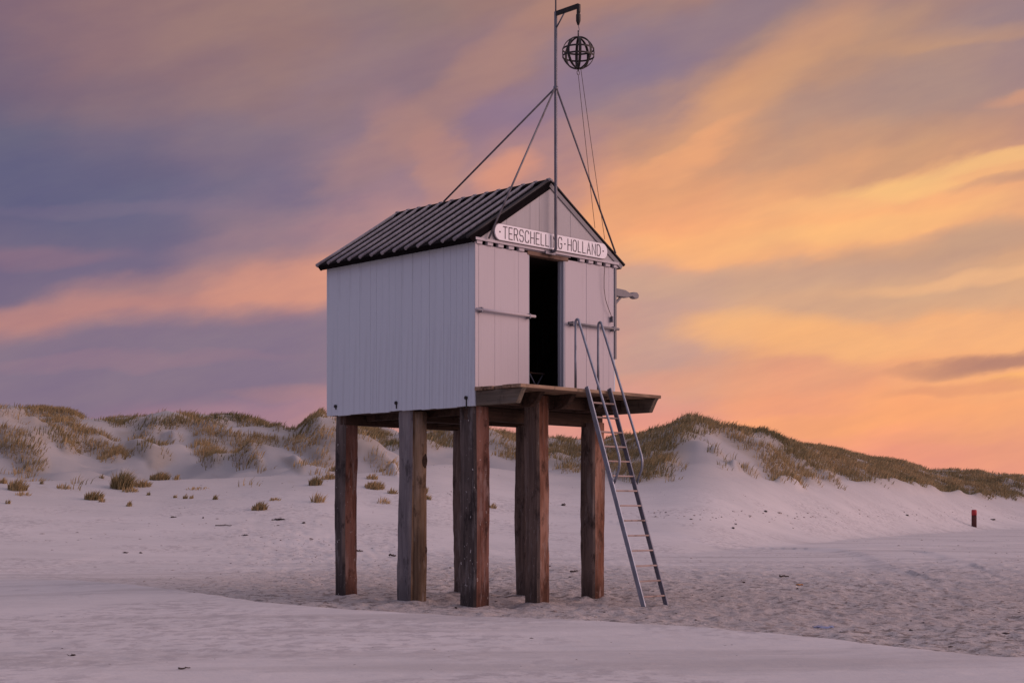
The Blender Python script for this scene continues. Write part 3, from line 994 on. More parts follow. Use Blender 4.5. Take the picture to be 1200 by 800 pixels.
def sheet(side):
    poly = [slope_pt(side, 0, 0), slope_pt(side, SLEN, 0), slope_pt(side, SLEN, -.028), slope_pt(side, .0, -.028)]
    return prism('roof' if side < 0 else 'roof_sheet', poly, 'y', V0, V1, MAT['roof'], hut if side < 0 else roof, .003)


roof = sheet(-1)
roof['label'] = 'dark ribbed pitched roof'
sheet(1)
NR = 14
for side in (-1, 1):
    for i in range(NR):
        vv = V0 + .035 + (V1 - V0 - .07) * i / (NR - 1)
        jt = random.uniform(-.012, .012)
        a = slope_pt(side, -.01, .014); b = slope_pt(side, SLEN + .012 + jt, .014)
        pts = [(a[0] + (b[0] - a[0]) * q, vv + .003 * math.sin(i * 3 + q * 5), a[1] + (b[1] - a[1]) * q - .006 * math.sin(math.pi * q)) for q in (0, .25, .5, .75, 1)]
        tube('rib', pts, .027, MAT['rib'] if i else MAT['verge'], roof, 10)
        if side < 0:
            v, f = tube_geo([(RU - .05, vv, RZ - .006), (RU, vv, RZ + .012), (RU + .05, vv, RZ - .006)], .032, 8)
            link('ridge_knuckle', pyd('ridge_knuckle', v, f, True), MAT['rib'], roof)
for i in range(NR - 1):      # ridge tiles between the ribs
    v0 = V0 + .035 + (V1 - V0 - .07) * i / (NR - 1) + .032
    v1 = v0 + (V1 - V0 - .07) / (NR - 1) - .064
    prism('ridge_tile', [(RU - .10, RZ - .060), (RU, RZ + .012), (RU + .10, RZ - .060), (RU + .10, RZ - .035), (RU, RZ + .030), (RU - .10, RZ - .035)], 'y', v0, v1, MAT['roof'], roof, .002)
for side in (-1, 1):
    for vv0, vv1 in ((V0 + .006, V0 + .022), (V1 - .022, V1 - .006)):
        prism('barge_board', [slope_pt(side, .02, -.03), slope_pt(side, SLEN - .01, -.03), slope_pt(side, SLEN - .03, -.10), slope_pt(side, .02, -.10)], 'y', vv0, vv1, MAT['trim'] if side > 0 else MAT['roof'], roof, .002)
    uu = -EU if side < 0 else W + EU
    prism('eave_board', [slope_pt(side, SLEN - .03, -.030), slope_pt(side, SLEN - .006, -.030), slope_pt(side, SLEN - .006, -.085), slope_pt(side, SLEN - .03, -.085)], 'y', V0 + .023, V1 - .023, MAT['roof'], roof, .002)
    prism('soffit', [slope_pt(side, SLEN - .20, -.031), slope_pt(side, SLEN - .031, -.031), slope_pt(side, SLEN - .031, -.05), slope_pt(side, SLEN - .20, -.05)], 'y', .0, L, MAT['roof'], roof, 0)

# --- platform in front of the door
plat = empty('platform', (0, 0, 0), 0, hut)
plat['label'] = 'weathered timber platform below the door'
vs = [-.938, -.745, -.565, -.375, -.19, -.012]
for a, b in zip(vs[:-1], vs[1:]):
    l0, l1 = random.uniform(-.03, .03), random.uniform(-.03, .03)
    bmx = box('plank', (-.01 + l0, a + .004, ZD - .052 + random.uniform(-.003, .003)), (W + .005 + l1, b - .004, ZD + random.uniform(-.004, .002)), MAT['deck'], plat, .007, (random.uniform(-.01, .01), 0, random.uniform(-.002, .002)))
jz0, jz1 = ZD - .262, ZD - .056
for u0 in (.015, .70, 1.36, 2.05, 2.86):
    if u0 in (.015, 2.86):
        poly = [(-.002, jz0), (-.002, jz1), (-.93, jz1), (-.90, jz1 - .03), (-.80, jz0)]
    else:
        poly = [(-.002, jz0), (-.002, jz1), (-.62, jz1), (-.50, jz0 + .06), (-.38, jz0)]
    prism('joist', poly, 'x', u0, u0 + .09, MAT['joist'] if u0 in (.015, 2.86) else MAT['beam'], plat, .006)  # inner joists in dark beam wood: platform shadow put into their colour
box('cross_beam', (.95, -.30, jz0 - .0), (.955, -.29, jz0 + .005), MAT['beam'], plat, 0) if False else None
box('platform_beam', (.112, -.26, jz0 + .02), (.695, -.14, jz1 - .006), MAT['beam'], plat, .006)
box('platform_beam', (1.20, -.26, jz0 + .02), (1.355, -.14, jz1 - .006), MAT['beam'], plat, .006)
box('platform_beam', (1.455, -.26, jz0 + .02), (2.045, -.14, jz1 - .006), MAT['beam'], plat, .006)
box('platform_beam', (2.145, -.26, jz0 + .02), (2.855, -.14, jz1 - .006), MAT['beam'], plat, .006)

# --- rails across the front wall
for (u0, u1, z) in ((-.02, 1.165, 4.14), (1.885, 3.03, 4.115)):
    br = tube('bar', [(u0, -.055, z), (u1, -.055, z + .005)], .021, MAT['front_paint'] if u0 < 1 else MAT['trim'], hut, 10)
    for q in (u0 + .10, u1 - .12):
        box('bracket', (q - .018, -.075, z - .035), (q + .018, -.004, z + .035), MAT['galv_dark'], br, .004)

# --- bolts with streaks on the side wall
for v, z, ln in ((3.141, 2.932, .05), (1.69, 2.911, .085), (.169, 2.906, .15)):
    o = link('bolt', pyd('bolt', *tube_geo([(-.028, 0, 0), (-.001, 0, 0)], .026, 8)), MAT['iron'], hut, (0, v, z))
    sub(o, 'strap', (-.010, v - .013, z - ln), (-.004, v + .013, z - .01), MAT['iron'], .002)
# --- carved beam end sticking out on the far side
arm = prism('carved_beam', [(W + .004, 4.66), (W + .004, 4.775), (W + .16, 4.782), (W + .34, 4.775), (W + .42, 4.75), (W + .45, 4.735), (W + .49, 4.735), (W + .53, 4.765), (W + .62, 4.768), (W + .66, 4.735), (W + .655, 4.69), (W + .61, 4.665), (W + .55, 4.668), (W + .49, 4.695), (W + .44, 4.68), (W + .38, 4.66)], 'y', .07, .16, MAT['trim'], hut, .008)
tube('brace', [(W + .006, .115, 4.44), (W + .27, .115, 4.668)], .022, MAT['trim'], arm, 8)

# ================================================================== things on the hut (world placed through the hut frame)
HM = Matrix.Translation((HX, HY, 0)) @ Matrix.Rotation(HTH, 4, 'Z')


def frame(name, u, v, z):
    p = HM @ Vector((u, v, z))
    return empty(name, p, HTH), Vector((u, v, z))


def loc(org, p):
    return tuple(Vector(p) - org)


# --- name board
sg, so = frame('name_board', 1.525, -.07, 5.28)
tag(sg, 'long white name board with round ends lettered TERSCHELLING HOLLAND above the door', 'sign')
hw, hh = 1.21, .116
poly = []
for s, a0 in ((1, -90), (-1, 90)):
    for k in range(13):
        a = R(a0 + k * 15)
        poly.append((s * (hw - hh * .95) + math.cos(a) * hh * .95, math.sin(a) * hh))
prism('plate', poly, 'y', -.012, .012, MAT['sign_white'], sg, .003)
MAT['sign_edge'] = M('sign_edge', .7).col((.16, .12, .12)).m
prism('backing', [(x * 1.006, z * 1.07) for x, z in poly], 'y', .013, .024, MAT['sign_edge'], sg, 0)
ST = {'T': [[(0, 1), (1, 1)], [(.5, 1), (.5, 0)]], 'E': [[(1, 1), (0, 1), (0, 0), (1, 0)], [(0, .48), (.85, .48)]],
      'R': [[(0, 0), (0, 1), (.7, 1), (.95, .85), (.95, .62), (.7, .48), (0, .48)], [(.5, .48), (1, 0)]],
      'S': [[(1, .82), (.82, 1), (.2, 1), (0, .84), (0, .62), (.2, .5), (.8, .5), (1, .36), (1, .15), (.8, 0), (.2, 0), (0, .16)]],
      'C': [[(1, .8), (.8, 1), (.25, 1), (0, .8), (0, .2), (.25, 0), (.8, 0), (1, .2)]],
      'H': [[(0, 0), (0, 1)], [(1, 0), (1, 1)], [(0, .48), (1, .48)]], 'L': [[(0, 1), (0, 0), (1, 0)]], 'I': [[(.5, 0), (.5, 1)]],
      'N': [[(0, 0), (0, 1), (1, 0), (1, 1)]],
      'G': [[(1, .8), (.8, 1), (.25, 1), (0, .8), (0, .2), (.25, 0), (.8, 0), (1, .2), (1, .45), (.6, .45)]],
      'O': [[(.25, 0), (0, .2), (0, .8), (.25, 1), (.75, 1), (1, .8), (1, .2), (.75, 0), (.25, 0)]],
      'A': [[(0, 0), (.5, 1), (1, 0)], [(.18, .34), (.82, .34)]],
      'D': [[(0, 0), (0, 1), (.65, 1), (1, .75), (1, .25), (.65, 0), (0, 0)]], '.': [[(.46, .5), (.54, .5)]]}
WD = {'I': .02, '.': .055, 'L': .062, 'E': .066, 'T': .078}
txt = '.TERSCHELLING.HOLLAND.'
gap = .0385
tot = sum(WD.get(c, .075) for c in txt) + gap * (len(txt) - 1)
x = -tot / 2
LH, LW = .165, .0125


def ribbon(pl, w, y0, y1):
    v, f = [], []
    n = len(pl)
    P = [Vector(p) for p in pl]
    closed = (P[0] - P[-1]).length < 1e-6
    for i, p in enumerate(P):
        a = P[i - 1] if i > 0 else (P[-2] if closed else None)
        b = P[i + 1] if i < n - 1 else (P[1] if closed else None)
        t1 = (p - a).normalized() if a is not None else None
        t2 = (b - p).normalized() if b is not None else None
        t1 = t1 or t2; t2 = t2 or t1
        n1_ = Vector((-t1.y, t1.x)); n2_ = Vector((-t2.y, t2.x))
        m = n1_ + n2_
        m = n1_ if m.length < .2 else m.normalized()
        k = (w / 2) / max(m.dot(n1_), .45)
        e = Vector((0, 0))
        if a is None: e = -t2 * w / 2
        if b is None: e = t1 * w / 2
        for s in (1, -1):
            q = p + e + m * k * s
            v.append((q.x, y0, q.y)); v.append((q.x, y1, q.y))
    for i in range(n - 1):
        a = i * 4; b = a + 4
        f += [(a, a + 2, b + 2, b), (a + 1, b + 1, b + 3, a + 3), (a, b, b + 1, a + 1), (a + 2, a + 3, b + 3, b + 2)]
    return v, f


V_, F_ = [], []
for c in txt:
    w = WD.get(c, .075)
    for pl in ST[c]:
        v, f = ribbon([(x + p[0] * w, -LH / 2 + p[1] * LH) for p in pl], LW if c != '.' else .020, -.0155, -.0122)
        b = len(V_); V_ += v; F_ += [tuple(q + b for q in g) for g in f]
    x += w + gap
link('lettering', pyd('lettering', V_, F_), MAT['letter'], sg)

# --- signal mast with bracket and stays
mu, mv = 1.508, -.145
mst, mo = frame('signal_mast', mu, mv, 5.15)
tag(mst, 'tall grey steel signal mast with stays rising from the gable', 'mast')
tube('pole', [loc(mo, p) for p in ((mu, -.035, 5.135), (mu, -.10, 5.135), (mu, -.13, 5.142), (mu, mv, 5.17), (mu, mv, 6.5), (mu, mv, 7.6), (mu, mv, 8.66))], .024, MAT['mast'], mst, 12)
tube('top_rod', [loc(mo, p) for p in ((mu, mv, 8.655), (mu, mv, 10.1))], .0115, MAT['mast'], mst, 8)
link('wall_plate', box_mesh(.22, .02, .05, .004).copy(), MAT['mast'], mst, loc(mo, (mu - .03, -.065, 5.112)))
bm_ = prism('bracket_arm', [(p[0] - mv, p[1] - 5.15) for p in ((mv - .018, 8.60), (mv - .018, 8.665), (-.60, 8.672), (-.625, 8.655), (-.625, 8.55), (-.60, 8.505), (-.575, 8.53), (-.578, 8.605))], 'x', -.02, .02, MAT['iron'], mst, .004)
tube('bracket_strut', [loc(mo, p) for p in ((mu, mv - .02, 8.43), (mu, -.32, 8.605))], .011, MAT['mast'], mst, 8)
tube('collar', [loc(mo, p) for p in ((mu, mv, 7.50), (mu, mv, 7.56))], .036, MAT['mast'], mst, 12)
for a, b, r in (((mu, mv + .02, 7.535), (1.507, 2.306, 6.225), .0145), ((mu - .02, mv, 7.53), (.19, -.085, 5.155), .0145), ((mu + .02, mv, 7.53), (2.935, -.075, 5.285), .0145)):
    tube('stay', [loc(mo, a), loc(mo, b)], r, MAT['guy'], mst, 8)
# pulley block under the bracket, link and hook
link('pulley', pyd('pulley', *tube_geo([(0, 0, .10), (0, 0, .06), (0, 0, -.03), (0, 0, -.09)], [.012, .034, .034, .014], 10), True), MAT['iron'], mst, loc(mo, (mu, -.595, 8.45)))
tube('hook', [loc(mo, (mu, -.595 + .0 * k, 8.37 - .0 * k)) if k == 0 else loc(mo, (mu + .02 * math.sin(k), -.595 + .012 * math.cos(k), 8.37 - .035 * k)) for k in range(5)], .007, MAT['guy'], mst, 6)

# --- signal ball: four flat iron rings and two hoops
BR = .235
ball, bo = frame('signal_ball', mu, -.595, 7.955)
tag(ball, 'black openwork iron signal ball hanging from the mast bracket', 'ball')


def strap_ring(rad, wid, th, plane, z=0., slope=0.):
    v, f = [], []
    n = 48
    for i in range(n):
        a = 2 * math.pi * i / n
        for rr, ww in ((rad, -wid / 2), (rad, wid / 2), (rad - th, wid / 2), (rad - th, -wid / 2)):
            if plane == 'v':
                v.append((rr * math.cos(a), ww * (.55 + .45 * abs(math.cos(a))), rr * math.sin(a)))
            else:
                v.append((rr * math.cos(a), rr * math.sin(a), z + ww))
    for i in range(n):
        for j in range(4):
            a = i * 4 + j; b = i * 4 + (j + 1) % 4
            c = ((i + 1) % n) * 4 + (j + 1) % 4; d = ((i + 1) % n) * 4 + j
            f.append((a, b, c, d))
    return pyd('ring', v, f)


mer = strap_ring(BR, .042, .009, 'v')
for k in range(4):
    link('meridian', mer, MAT['iron'], ball, (0, 0, 0), (0, 0, R(-45 - 45.1 + 4 + 45 * k)))
for z in (-.05, .05):
    link('hoop', strap_ring(math.sqrt(BR ** 2 - z * z) + .004, .024, .008, 'h', z), MAT['iron'], ball)
tube('shackle', [(0, 0, BR - .005), (0, 0, BR + .09)], .010, MAT['iron'], ball, 8)
tube('ring_eye', [(.028 * math.cos(2 * math.pi * k / 16), 0, -BR - .055 + .028 * math.sin(2 * math.pi * k / 16)) for k in range(16)], .006, MAT['guy'], ball, 6, True)
tube('eye_stem', [(0, 0, -BR + .005), (0, 0, -BR - .03)], .009, MAT['iron'], ball, 8)
# --- halyard: two thin lines from the ball and bracket to the cleat by the right corner
hal, ho = frame('halyard', 2.9, -.06, 4.27)
tag(hal, 'thin double signal line running from the ball down to the roof edge', 'rope')


def sag(a, b, s, n=14):
    a, b = Vector(a), Vector(b)
    return [a.lerp(b, k / n) + Vector((0, 0, -s * 4 * (k / n) * (1 - k / n))) for k in range(n + 1)]


tube('strand', [loc(ho, p) for p in sag((mu, -.595, 7.955 - BR - .083), (2.455, -.075, roof_z(2.455) + .02), .02)], .0042, MAT['rope'], hal, 5)
tube('strand', [loc(ho, p) for p in sag((mu + .05, -.60, 7.955 - BR + .012), (2.68, -.075, roof_z(2.68) + .02), .015)], .0042, MAT['rope'], hal, 5)
tube('slack', [loc(ho, p) for p in ((2.70, -.06, 5.06), (2.695, -.05, 4.9), (2.70, -.045, 4.72), (2.73, -.045, 4.56), (2.80, -.045, 4.42), (2.86, -.045, 4.33), (2.885, -.045, 4.26))], .005, MAT['rope'], hal, 5)
link('cleat', box_mesh(.03, .05, .09, .006).copy(), MAT['galv_dark'], hal, loc(ho, (2.895, -.032, 4.265)))

# --- ladder
lad, lo = frame('ladder', 1.545, -2.03, -.02)
tag(lad, 'grey steel ladder with handrails leaning on the platform edge', 'ladder')
lt, lb = (-.945, 3.075), (-2.045, -.14)
du = Vector((0, lb[0] - lt[0], lb[1] - lt[1]))
ang = math.atan2(lb[0] - lt[0], lt[1] - lb[1])       # lean


def lad_pt(z):
    t = (lt[1] - z) / (lt[1] - lb[1])
    return lt[0] + (lb[0] - lt[0]) * t


ln_ = math.hypot(lb[0] - lt[0], lb[1] - lt[1])
for uu, mt in ((1.30, 'galv'), (1.79, 'galv_dark')):
    me = box_mesh(.026, .072, ln_, .004).copy(); me.materials.clear()
    o = link('side_rail', me, MAT[mt], lad, loc(lo, (uu, (lt[0] + lb[0]) / 2, (lt[1] + lb[1]) / 2)))
    o.rotation_euler = (-math.atan2(lt[0] - lb[0], lt[1] - lb[1]), 0, 0)
    me = box_mesh(.05, .11, .012, .003).copy()
    link('foot', me, MAT['galv_dark'], lad, loc(lo, (uu, lb[0] - .005, -.018)))
for k in range(14):
    z = 2.845 - .2095 * k
    me = box_mesh(.462, .075, .022, .004)
    o = link('rung', me, MAT['tread'], lad, loc(lo, (1.545, lad_pt(z), z)))
    o.rotation_euler = (0, 0, 0)
for uu in (1.335, 1.825):
    pts = [(uu, -.70, ZD - .01), (uu, -.70, 3.5), (uu, -.702, 3.96)]
    for k in range(1, 8):
        a = math.pi * k / 8
        pts.append((uu, -.735 + .034 * math.cos(a), 4.01 + .05 * math.sin(a)))
    pts += [(uu, -.79, 3.96), (uu, -1.15, 3.05), (uu, -1.44, 2.31), (uu, -1.52, 2.09), (uu, -1.535, 2.02), (uu, -1.535, 1.95), (uu, -1.52, 1.88), (uu, -1.47, 1.77), (uu, -1.43, 1.69)]
    tube('handrail', [loc(lo, p) for p in pts], .0185, MAT['galv'], lad, 10)
# stool inside the door
st, sto = frame('folding_stool', 1.75, .62, ZD)
tag(st, 'dark folding stool standing just inside the open doorway', 'stool')
box('seat', (-.17, -.15, .33), (.17, .15, .35), MAT['beam'], st, .006)
for s in (-1, 1):
    for q in (-.13, .13):
        tube('leg', [(-.15 * s, q, -.06), (.15 * s, q, .335)], .012, MAT['galv_dark'], st, 6)

# ================================================================== beach pole
bx, by, bz = ray_ground(1141.5, 617)
bp = empty('beach_pole', (bx, by, bz))
tag(bp, 'lone dark beach pole with a red top standing on the open sand', 'post')
kpx = by / F_PX
tube('post', [(0, 0, -.4), (0, 0, 13.5 * kpx)], [3.0 * kpx, 2.9 * kpx], wood('pole_wood', (.05, .02, .018), (.09, .03, .026), (.12, .05, .04)), bp, 14)
tube('cap', [(0, 0, 13.5 * kpx), (0, 0, 19 * kpx), (0, 0, 20 * kpx)], [3.0 * kpx, 3.0 * kpx, 2.4 * kpx], M('red_paint', .5).col((.36, .03, .035)).m, bp, 14)

# ================================================================== marram grass
gmat = M('marram', .8, 0, .15)
ga_ = gmat.attr('tint')
gc = gmat.mix(ga_.outputs['Fac'], (.125, .118, .055), (.44, .31, .16))
gmat.col(gc)
gmat.b.inputs['Subsurface Weight'].default_value = 0


def blades(base, hgt, wid, lean, tint):
    """base (n,3), heights, widths, lean vectors (n,2) at the tip, tint 0..1 -> mesh"""
    n = len(base)
    a = rng.random(n) * math.pi
    wx, wy = np.cos(a) * wid, np.sin(a) * wid
    W3 = np.stack([wx, wy, np.zeros(n)], 1)
    mid = base + np.stack([lean[:, 0] * .35, lean[:, 1] * .35, hgt * .6], 1)
    tip = base + np.stack([lean[:, 0], lean[:, 1], hgt], 1)
    V = np.stack([base - W3, base + W3, mid - W3 * .75, mid + W3 * .75, tip], 1).reshape(-1, 3)
    i = np.arange(n)[:, None] * 5
    q = i + np.array([0, 1, 3, 2]); t = i + np.array([2, 3, 4])
    me = bpy.data.meshes.new('grass')
    me.vertices.add(len(V)); me.vertices.foreach_set('co', V.ravel())
    me.loops.add(n * 7)
    me.loops.foreach_set('vertex_index', np.concatenate([q.ravel(), t.ravel()]).astype(np.int32))
    me.polygons.add(n * 2)
    me.polygons.foreach_set('loop_start', np.concatenate([np.arange(n) * 4, n * 4 + np.arange(n) * 3]).astype(np.int32))
    me.update(calc_edges=True)
    at = me.attributes.new('tint', 'FLOAT', 'POINT')
    at.data.foreach_set('value', np.repeat(tint, 5).astype(np.float32))
    me.materials.append(gmat.m)
    return me


def clumps(cx, cy, per, rad, h0, h1, tint0):
    n = len(cx)
    k = np.repeat(np.arange(n), per)
    m = len(k)
    a = rng.random(m) * 2 * math.pi
    r = np.sqrt(rng.random(m)) * rad
    x = cx[k] + np.cos(a) * r; y = cy[k] + np.sin(a) * r
    z = height(x, y) - .03
    h = (h0 + (h1 - h0) * rng.random(m)) * (1 - .35 * r / rad)
    out = (.25 + .45 * rng.random(m)) * h
    lean = np.stack([np.cos(a) * out * r / rad + .38 * h * (.5 + rng.random(m)), np.sin(a) * out * r / rad], 1)
    t = np.clip(tint0[k] + rng.normal(0, .16, m), 0, 1)
    return np.stack([x, y, z], 1), h, lean, t


NC = 410000
ppx = rng.uniform(-330, 1450, NC)
dfc, dcc = ip(DF_P, ppx), ip(DC_P, ppx)
ss = rng.random(NC) * 1.22 - .08
dd = dfc + ss * (dcc - dfc)
an = np.arctan((ppx - CX) / F_PX)
gx, gy = dd * np.sin(an), dd * np.cos(an)
gz = height(gx, gy)
mk = grass_mask(gx, gy, gz)
area = dd * (dcc - dfc)
keep = rng.random(NC) < mk * np.minimum(area / area.max(), .55) * .46
gx, gy, gz, gpxs, gss = gx[keep], gy[keep], gz[keep], ppx[keep], ss[keep]
tn = field(T_FIELD, *see(gx, gy, gz)) * 1.1 + .08 + .6 * fbm(gx * .3, gy * .2, 3, 91)
P, H_, LN, T = clumps(gx, gy, 12, .48, .16, .55, np.clip(tn, 0, 1))
px_m = P[:, 1] / F_PX
gme = blades(P, H_, .011 + .00014 * P[:, 1], LN, T)
gob = link('marram_grass', gme)
tag(gob, 'olive and straw coloured marram grass covering the dunes behind the hut', 'grass', None, 'stuff')
print('grass clumps', len(gx))

# single tussocks on the open sand at the foot of the left dunes
TUS = [  # px, base row, width px, height px, tint, density
    (3, 566, 10, 8, .75, 1), (20, 574, 21, 15, .45, 1), (9, 590, 6, 7, .4, .6), (27, 580, 18, 6, .7, .4), (49, 567, 5, 7, .3, .5), (74, 572, 17, 7, .6, .35), (119, 561, 5, 6, .4, .5),
    (142, 572, 25, 24, .25, 1.2), (152, 576, 20, 7, .6, .6), (166, 570, 20, 10, .6, .5), (110, 585, 21, 12, .4, 1), (119, 588, 7, 6, .7, .6), (187, 562, 23, 11, .4, 1), (206, 562, 9, 8, .5, .5), (174, 580, 4, 6, .2, .6), (151, 593, 6, 8, .4, .8),
    (217, 584, 5, 7, .2, .8), (224, 584, 4, 6, .5, .5), (205, 583, 4, 5, .5, .5), (231, 573, 26, 4, .8, .3), (252, 585, 6, 7, .3, .9), (304, 597, 17, 11, .45, .7), (322, 586, 15, 5, .6, .4), (369, 568, 14, 12, .35, 1), (385, 561, 16, 9, .75, 1), (372, 588, 15, 14, .8, .3), (392, 552, 12, 9, .7, .8),
    (439, 572, 23, 10, .6, 1), (460, 578, 11, 8, .55, .9), (449, 589, 18, 9, .8, .35), (496, 578, 9, 10, .55, 1), (501, 585, 10, 7, .55, .8), (577, 595, 9, 8, .65, .7), (436, 561, 14, 8, .8, .8)]
TUS.sort()
ORD = ['first', 'second', 'third', 'fourth', 'fifth', 'sixth', 'seventh', 'eighth', 'ninth', 'tenth', 'eleventh', 'twelfth', 'thirteenth', 'fourteenth', 'fifteenth', 'sixteenth', 'seventeenth', 'eighteenth', 'nineteenth', 'twentieth']
ORD += ['twenty-' + w for w in ORD[:9]] + ['thirtieth'] + ['thirty-' + w for w in ORD[:9]]
for i, (px, py, wpx, hpx, tnt, den) in enumerate(TUS):
    x, y, z = ray_ground(px, py)
    mp = y / F_PX
    n = int(max(26, 60 * den * wpx * .12 + 120 * den * (hpx > 9)))
    rad = wpx * mp / 2
    a = rng.random(n) * 2 * math.pi; r = np.where(rng.random(n) < .8, np.sqrt(rng.random(n)), 1.1 * rng.random(n)) * rad
    bx_, by_ = np.cos(a) * r, np.sin(a) * r
    bz_ = height(x + bx_, y + by_) - z - .02
    h = hpx * mp * (.5 + .65 * rng.random(n)) * (1 - .45 * (r / rad) ** 2)
    out = h * (.2 + .4 * rng.random(n))
    ln = np.stack([np.cos(a) * out * r / rad + .30 * h * (.4 + rng.random(n)), np.sin(a) * out * r / rad], 1)
    me = blades(np.stack([bx_, by_, bz_], 1), h, np.full(n, .020), ln, np.clip(tnt + .16 + rng.normal(0, .2, n), 0, 1))
    o = link('grass_tussock', me, None, None, (x, y, z))
    size = 'large' if wpx >= 20 else ('small' if wpx > 8 else 'tiny')
    colr_ = 'straw coloured' if tnt > .55 else ('olive green' if tnt < .38 else 'green and straw')
    thick = 'dense' if den >= .9 else 'thin'
    lb_ = f'{size} {thick} {colr_} marram tussock, {ORD[i]} from the left on the open sand'
    tag(o, lb_, 'grass tussock', 'single marram tussocks on the open sand')

# ================================================================== debris
sea = M('seaweed', .85).col((.065, .048, .044)).m
drift = wood('driftwood', (.05, .035, .03), (.09, .065, .055), (.13, .10, .085), 'x')


def clump_mesh(w, dp, h, seed, n=34):
    r = np.random.default_rng(seed)
    v, f = [], []
    for k in range(n):       # torn strips lying over each other
        p = np.array([r.normal(0, w * .22), r.normal(0, dp * .22), abs(r.normal(h * .25, h * .25))])
        a = r.random() * 6.28; l = w * r.uniform(.12, .32); wd = l * r.uniform(.18, .4)
        dx, dy = np.array([math.cos(a) * l, math.sin(a) * l * dp / w, r.normal(0, h * .3)]), np.array([-math.sin(a) * wd, math.cos(a) * wd, r.normal(0, h * .2)])
        b = len(v)
        for q in (p - dx - dy, p + dx - dy * .6, p + dx * 1.1 + dy, p - dx + dy, p + np.array([0, 0, h * .35])):
            v.append((q[0], q[1], max(q[2], -.01)))
        f += [(b, b + 1, b + 4), (b + 1, b + 2, b + 4), (b + 2, b + 3, b + 4), (b + 3, b, b + 4), (b, b + 3, b + 2, b + 1)]
    return pyd('clump', v, f)


def stick_mesh(l, r0, seed):
    r = np.random.default_rng(seed)
    pts = [(l * (k / 6 - .5), l * .05 * r.normal(), r0 * .7 + abs(r.normal(0, r0 * .6))) for k in range(7)]
    v, f = tube_geo(pts, [r0 * (1 - .5 * k / 6) for k in range(7)], 6)
    b = len(v)
    v2, f2 = tube_geo([pts[3], (pts[3][0] + l * .12, pts[3][1] + l * .10, r0 * 2.5)], [r0 * .6, r0 * .25], 5)
    return pyd('stick', v + v2, f + [tuple(q + b for q in g) for g in f2], True)


WEED = [(85, 768, 9, 4, 'dark seaweed clump on the near sand at lower left, the largest one'), (73, 760, 4, 2, 'small dark seaweed scrap behind the largest clump at lower left'),
        (165, 648, 4, 3, 'dark seaweed clump left of the hut beside a flat scrap'), (147, 647.5, 7, 2, 'flat seaweed scrap left of the hut, left of the dark clump'),
        (203, 606, 8, 2.5, 'flat seaweed scrap below the left dunes'), (238, 607, 3, 3, 'round dark seaweed clod below the left dunes'), (287, 627, 9, 2, 'thin seaweed streak on the sand left of the hut'), (356, 613, 6, 2.5, 'seaweed scrap close left of the rear pile'), (325, 609, 20, 3, 'long low seaweed strand below the left dunes'),
        (859, 619, 5, 3, 'dark clod right of the ladder on the upper beach'), (862, 614, 4, 2, 'small dark scrap just behind the clod right of the ladder'), (897, 600, 6, 3, 'dark scrap at the foot of the right dune'), (1063, 604, 5, 2.5, 'dark scrap on the upper beach left of the red topped pole'), (1067, 739, 5, 2.5, 'dark scrap near the sand bank edge at lower right'), (1082, 730, 4, 2, 'tiny dark scrap behind the one near the bank edge'),
        (534, 712.5, 4, 3, 'small black clod on the sand before the front corner pile'), (1163, 609, 12, 2, 'low weed strand right of the red topped pole'), (872, 683, 4, 3, 'dark clod right of the ladder feet'), (934, 690, 5, 2.5, 'dark clod in the rough sand right of the hut'), (660, 592, 7, 4, 'dark scrap on the slope between the right piles')]
for i, (px, py, w, h, lb_) in enumerate(WEED):
    x, y, z = ray_ground(px, py)
    mp = y / F_PX
    o = link('seaweed_clump', clump_mesh(w * mp * .7, min(w * mp, .4), h * mp * .6, i), sea, None, (x, y, z - .004))
    tag(o, lb_, 'seaweed', 'seaweed scraps on the beach')
for i, (px, py, w, r0, rz, lb_) in enumerate([(262, 616, 19, .02, .15, 'long thin driftwood stick lying below the left dunes'), (421, 646.5, 9, .03, .3, 'short driftwood stick just right of the rear left pile'), (460, 652, 8, .03, -.1, 'short driftwood stick just left of the silver pile'), (640, 664, 11, .02, -.3, 'bent driftwood twig right of the pile under the platform'), (673, 670, 9, .02, .05, 'short driftwood twig left of the front right pile'), (216, 784, 14, .008, .1, 'thin twig on the near sand at bottom left'), (919, 676.5, 11, .02, 0, 'driftwood stick on the rough sand right of the ladder')]):
    x, y, z = ray_ground(px, py)
    o = link('driftwood_stick', stick_mesh(w * y / F_PX, r0, i), drift, None, (x, y, z), (0, 0, rz))
    tag(o, lb_, 'driftwood', 'driftwood sticks on the beach')


def scrap(name, px, py, w, dp, c, lb_):
    x, y, z = ray_ground(px, py)
    w *= y / F_PX
    v, f = [], []
    for j in range(5):
        for i in range(9):
            v.append((w * (i / 8 - .5), dp * (j / 4 - .5) * (1 - .4 * abs(i / 4 - 1)), .012 + .012 * math.sin(i * 1.3 + j)))
    f = [(j * 9 + i, j * 9 + i + 1, j * 9 + i + 10, j * 9 + i + 9) for j in range(4) for i in range(8)]
    me = pyd(name, v, f, True)
    o = link(name, me, M(name + '_surface', .45).col(c).m, None, (x, y, z))
    md = o.modifiers.new('thick', 'SOLIDIFY'); md.thickness = .006
    tag(o, lb_, 'litter')


scrap('plastic_scrap', 937, 685.5, 8, .12, (.55, .22, .05), 'small orange plastic scrap on the rough sand right of the ladder')
scrap('blue_patch', 965, 735.5, 25, .30, (.22, .26, .42), 'pale blue flat patch at the edge of the sand bank')  # thin blue sheet lying flat on the sand

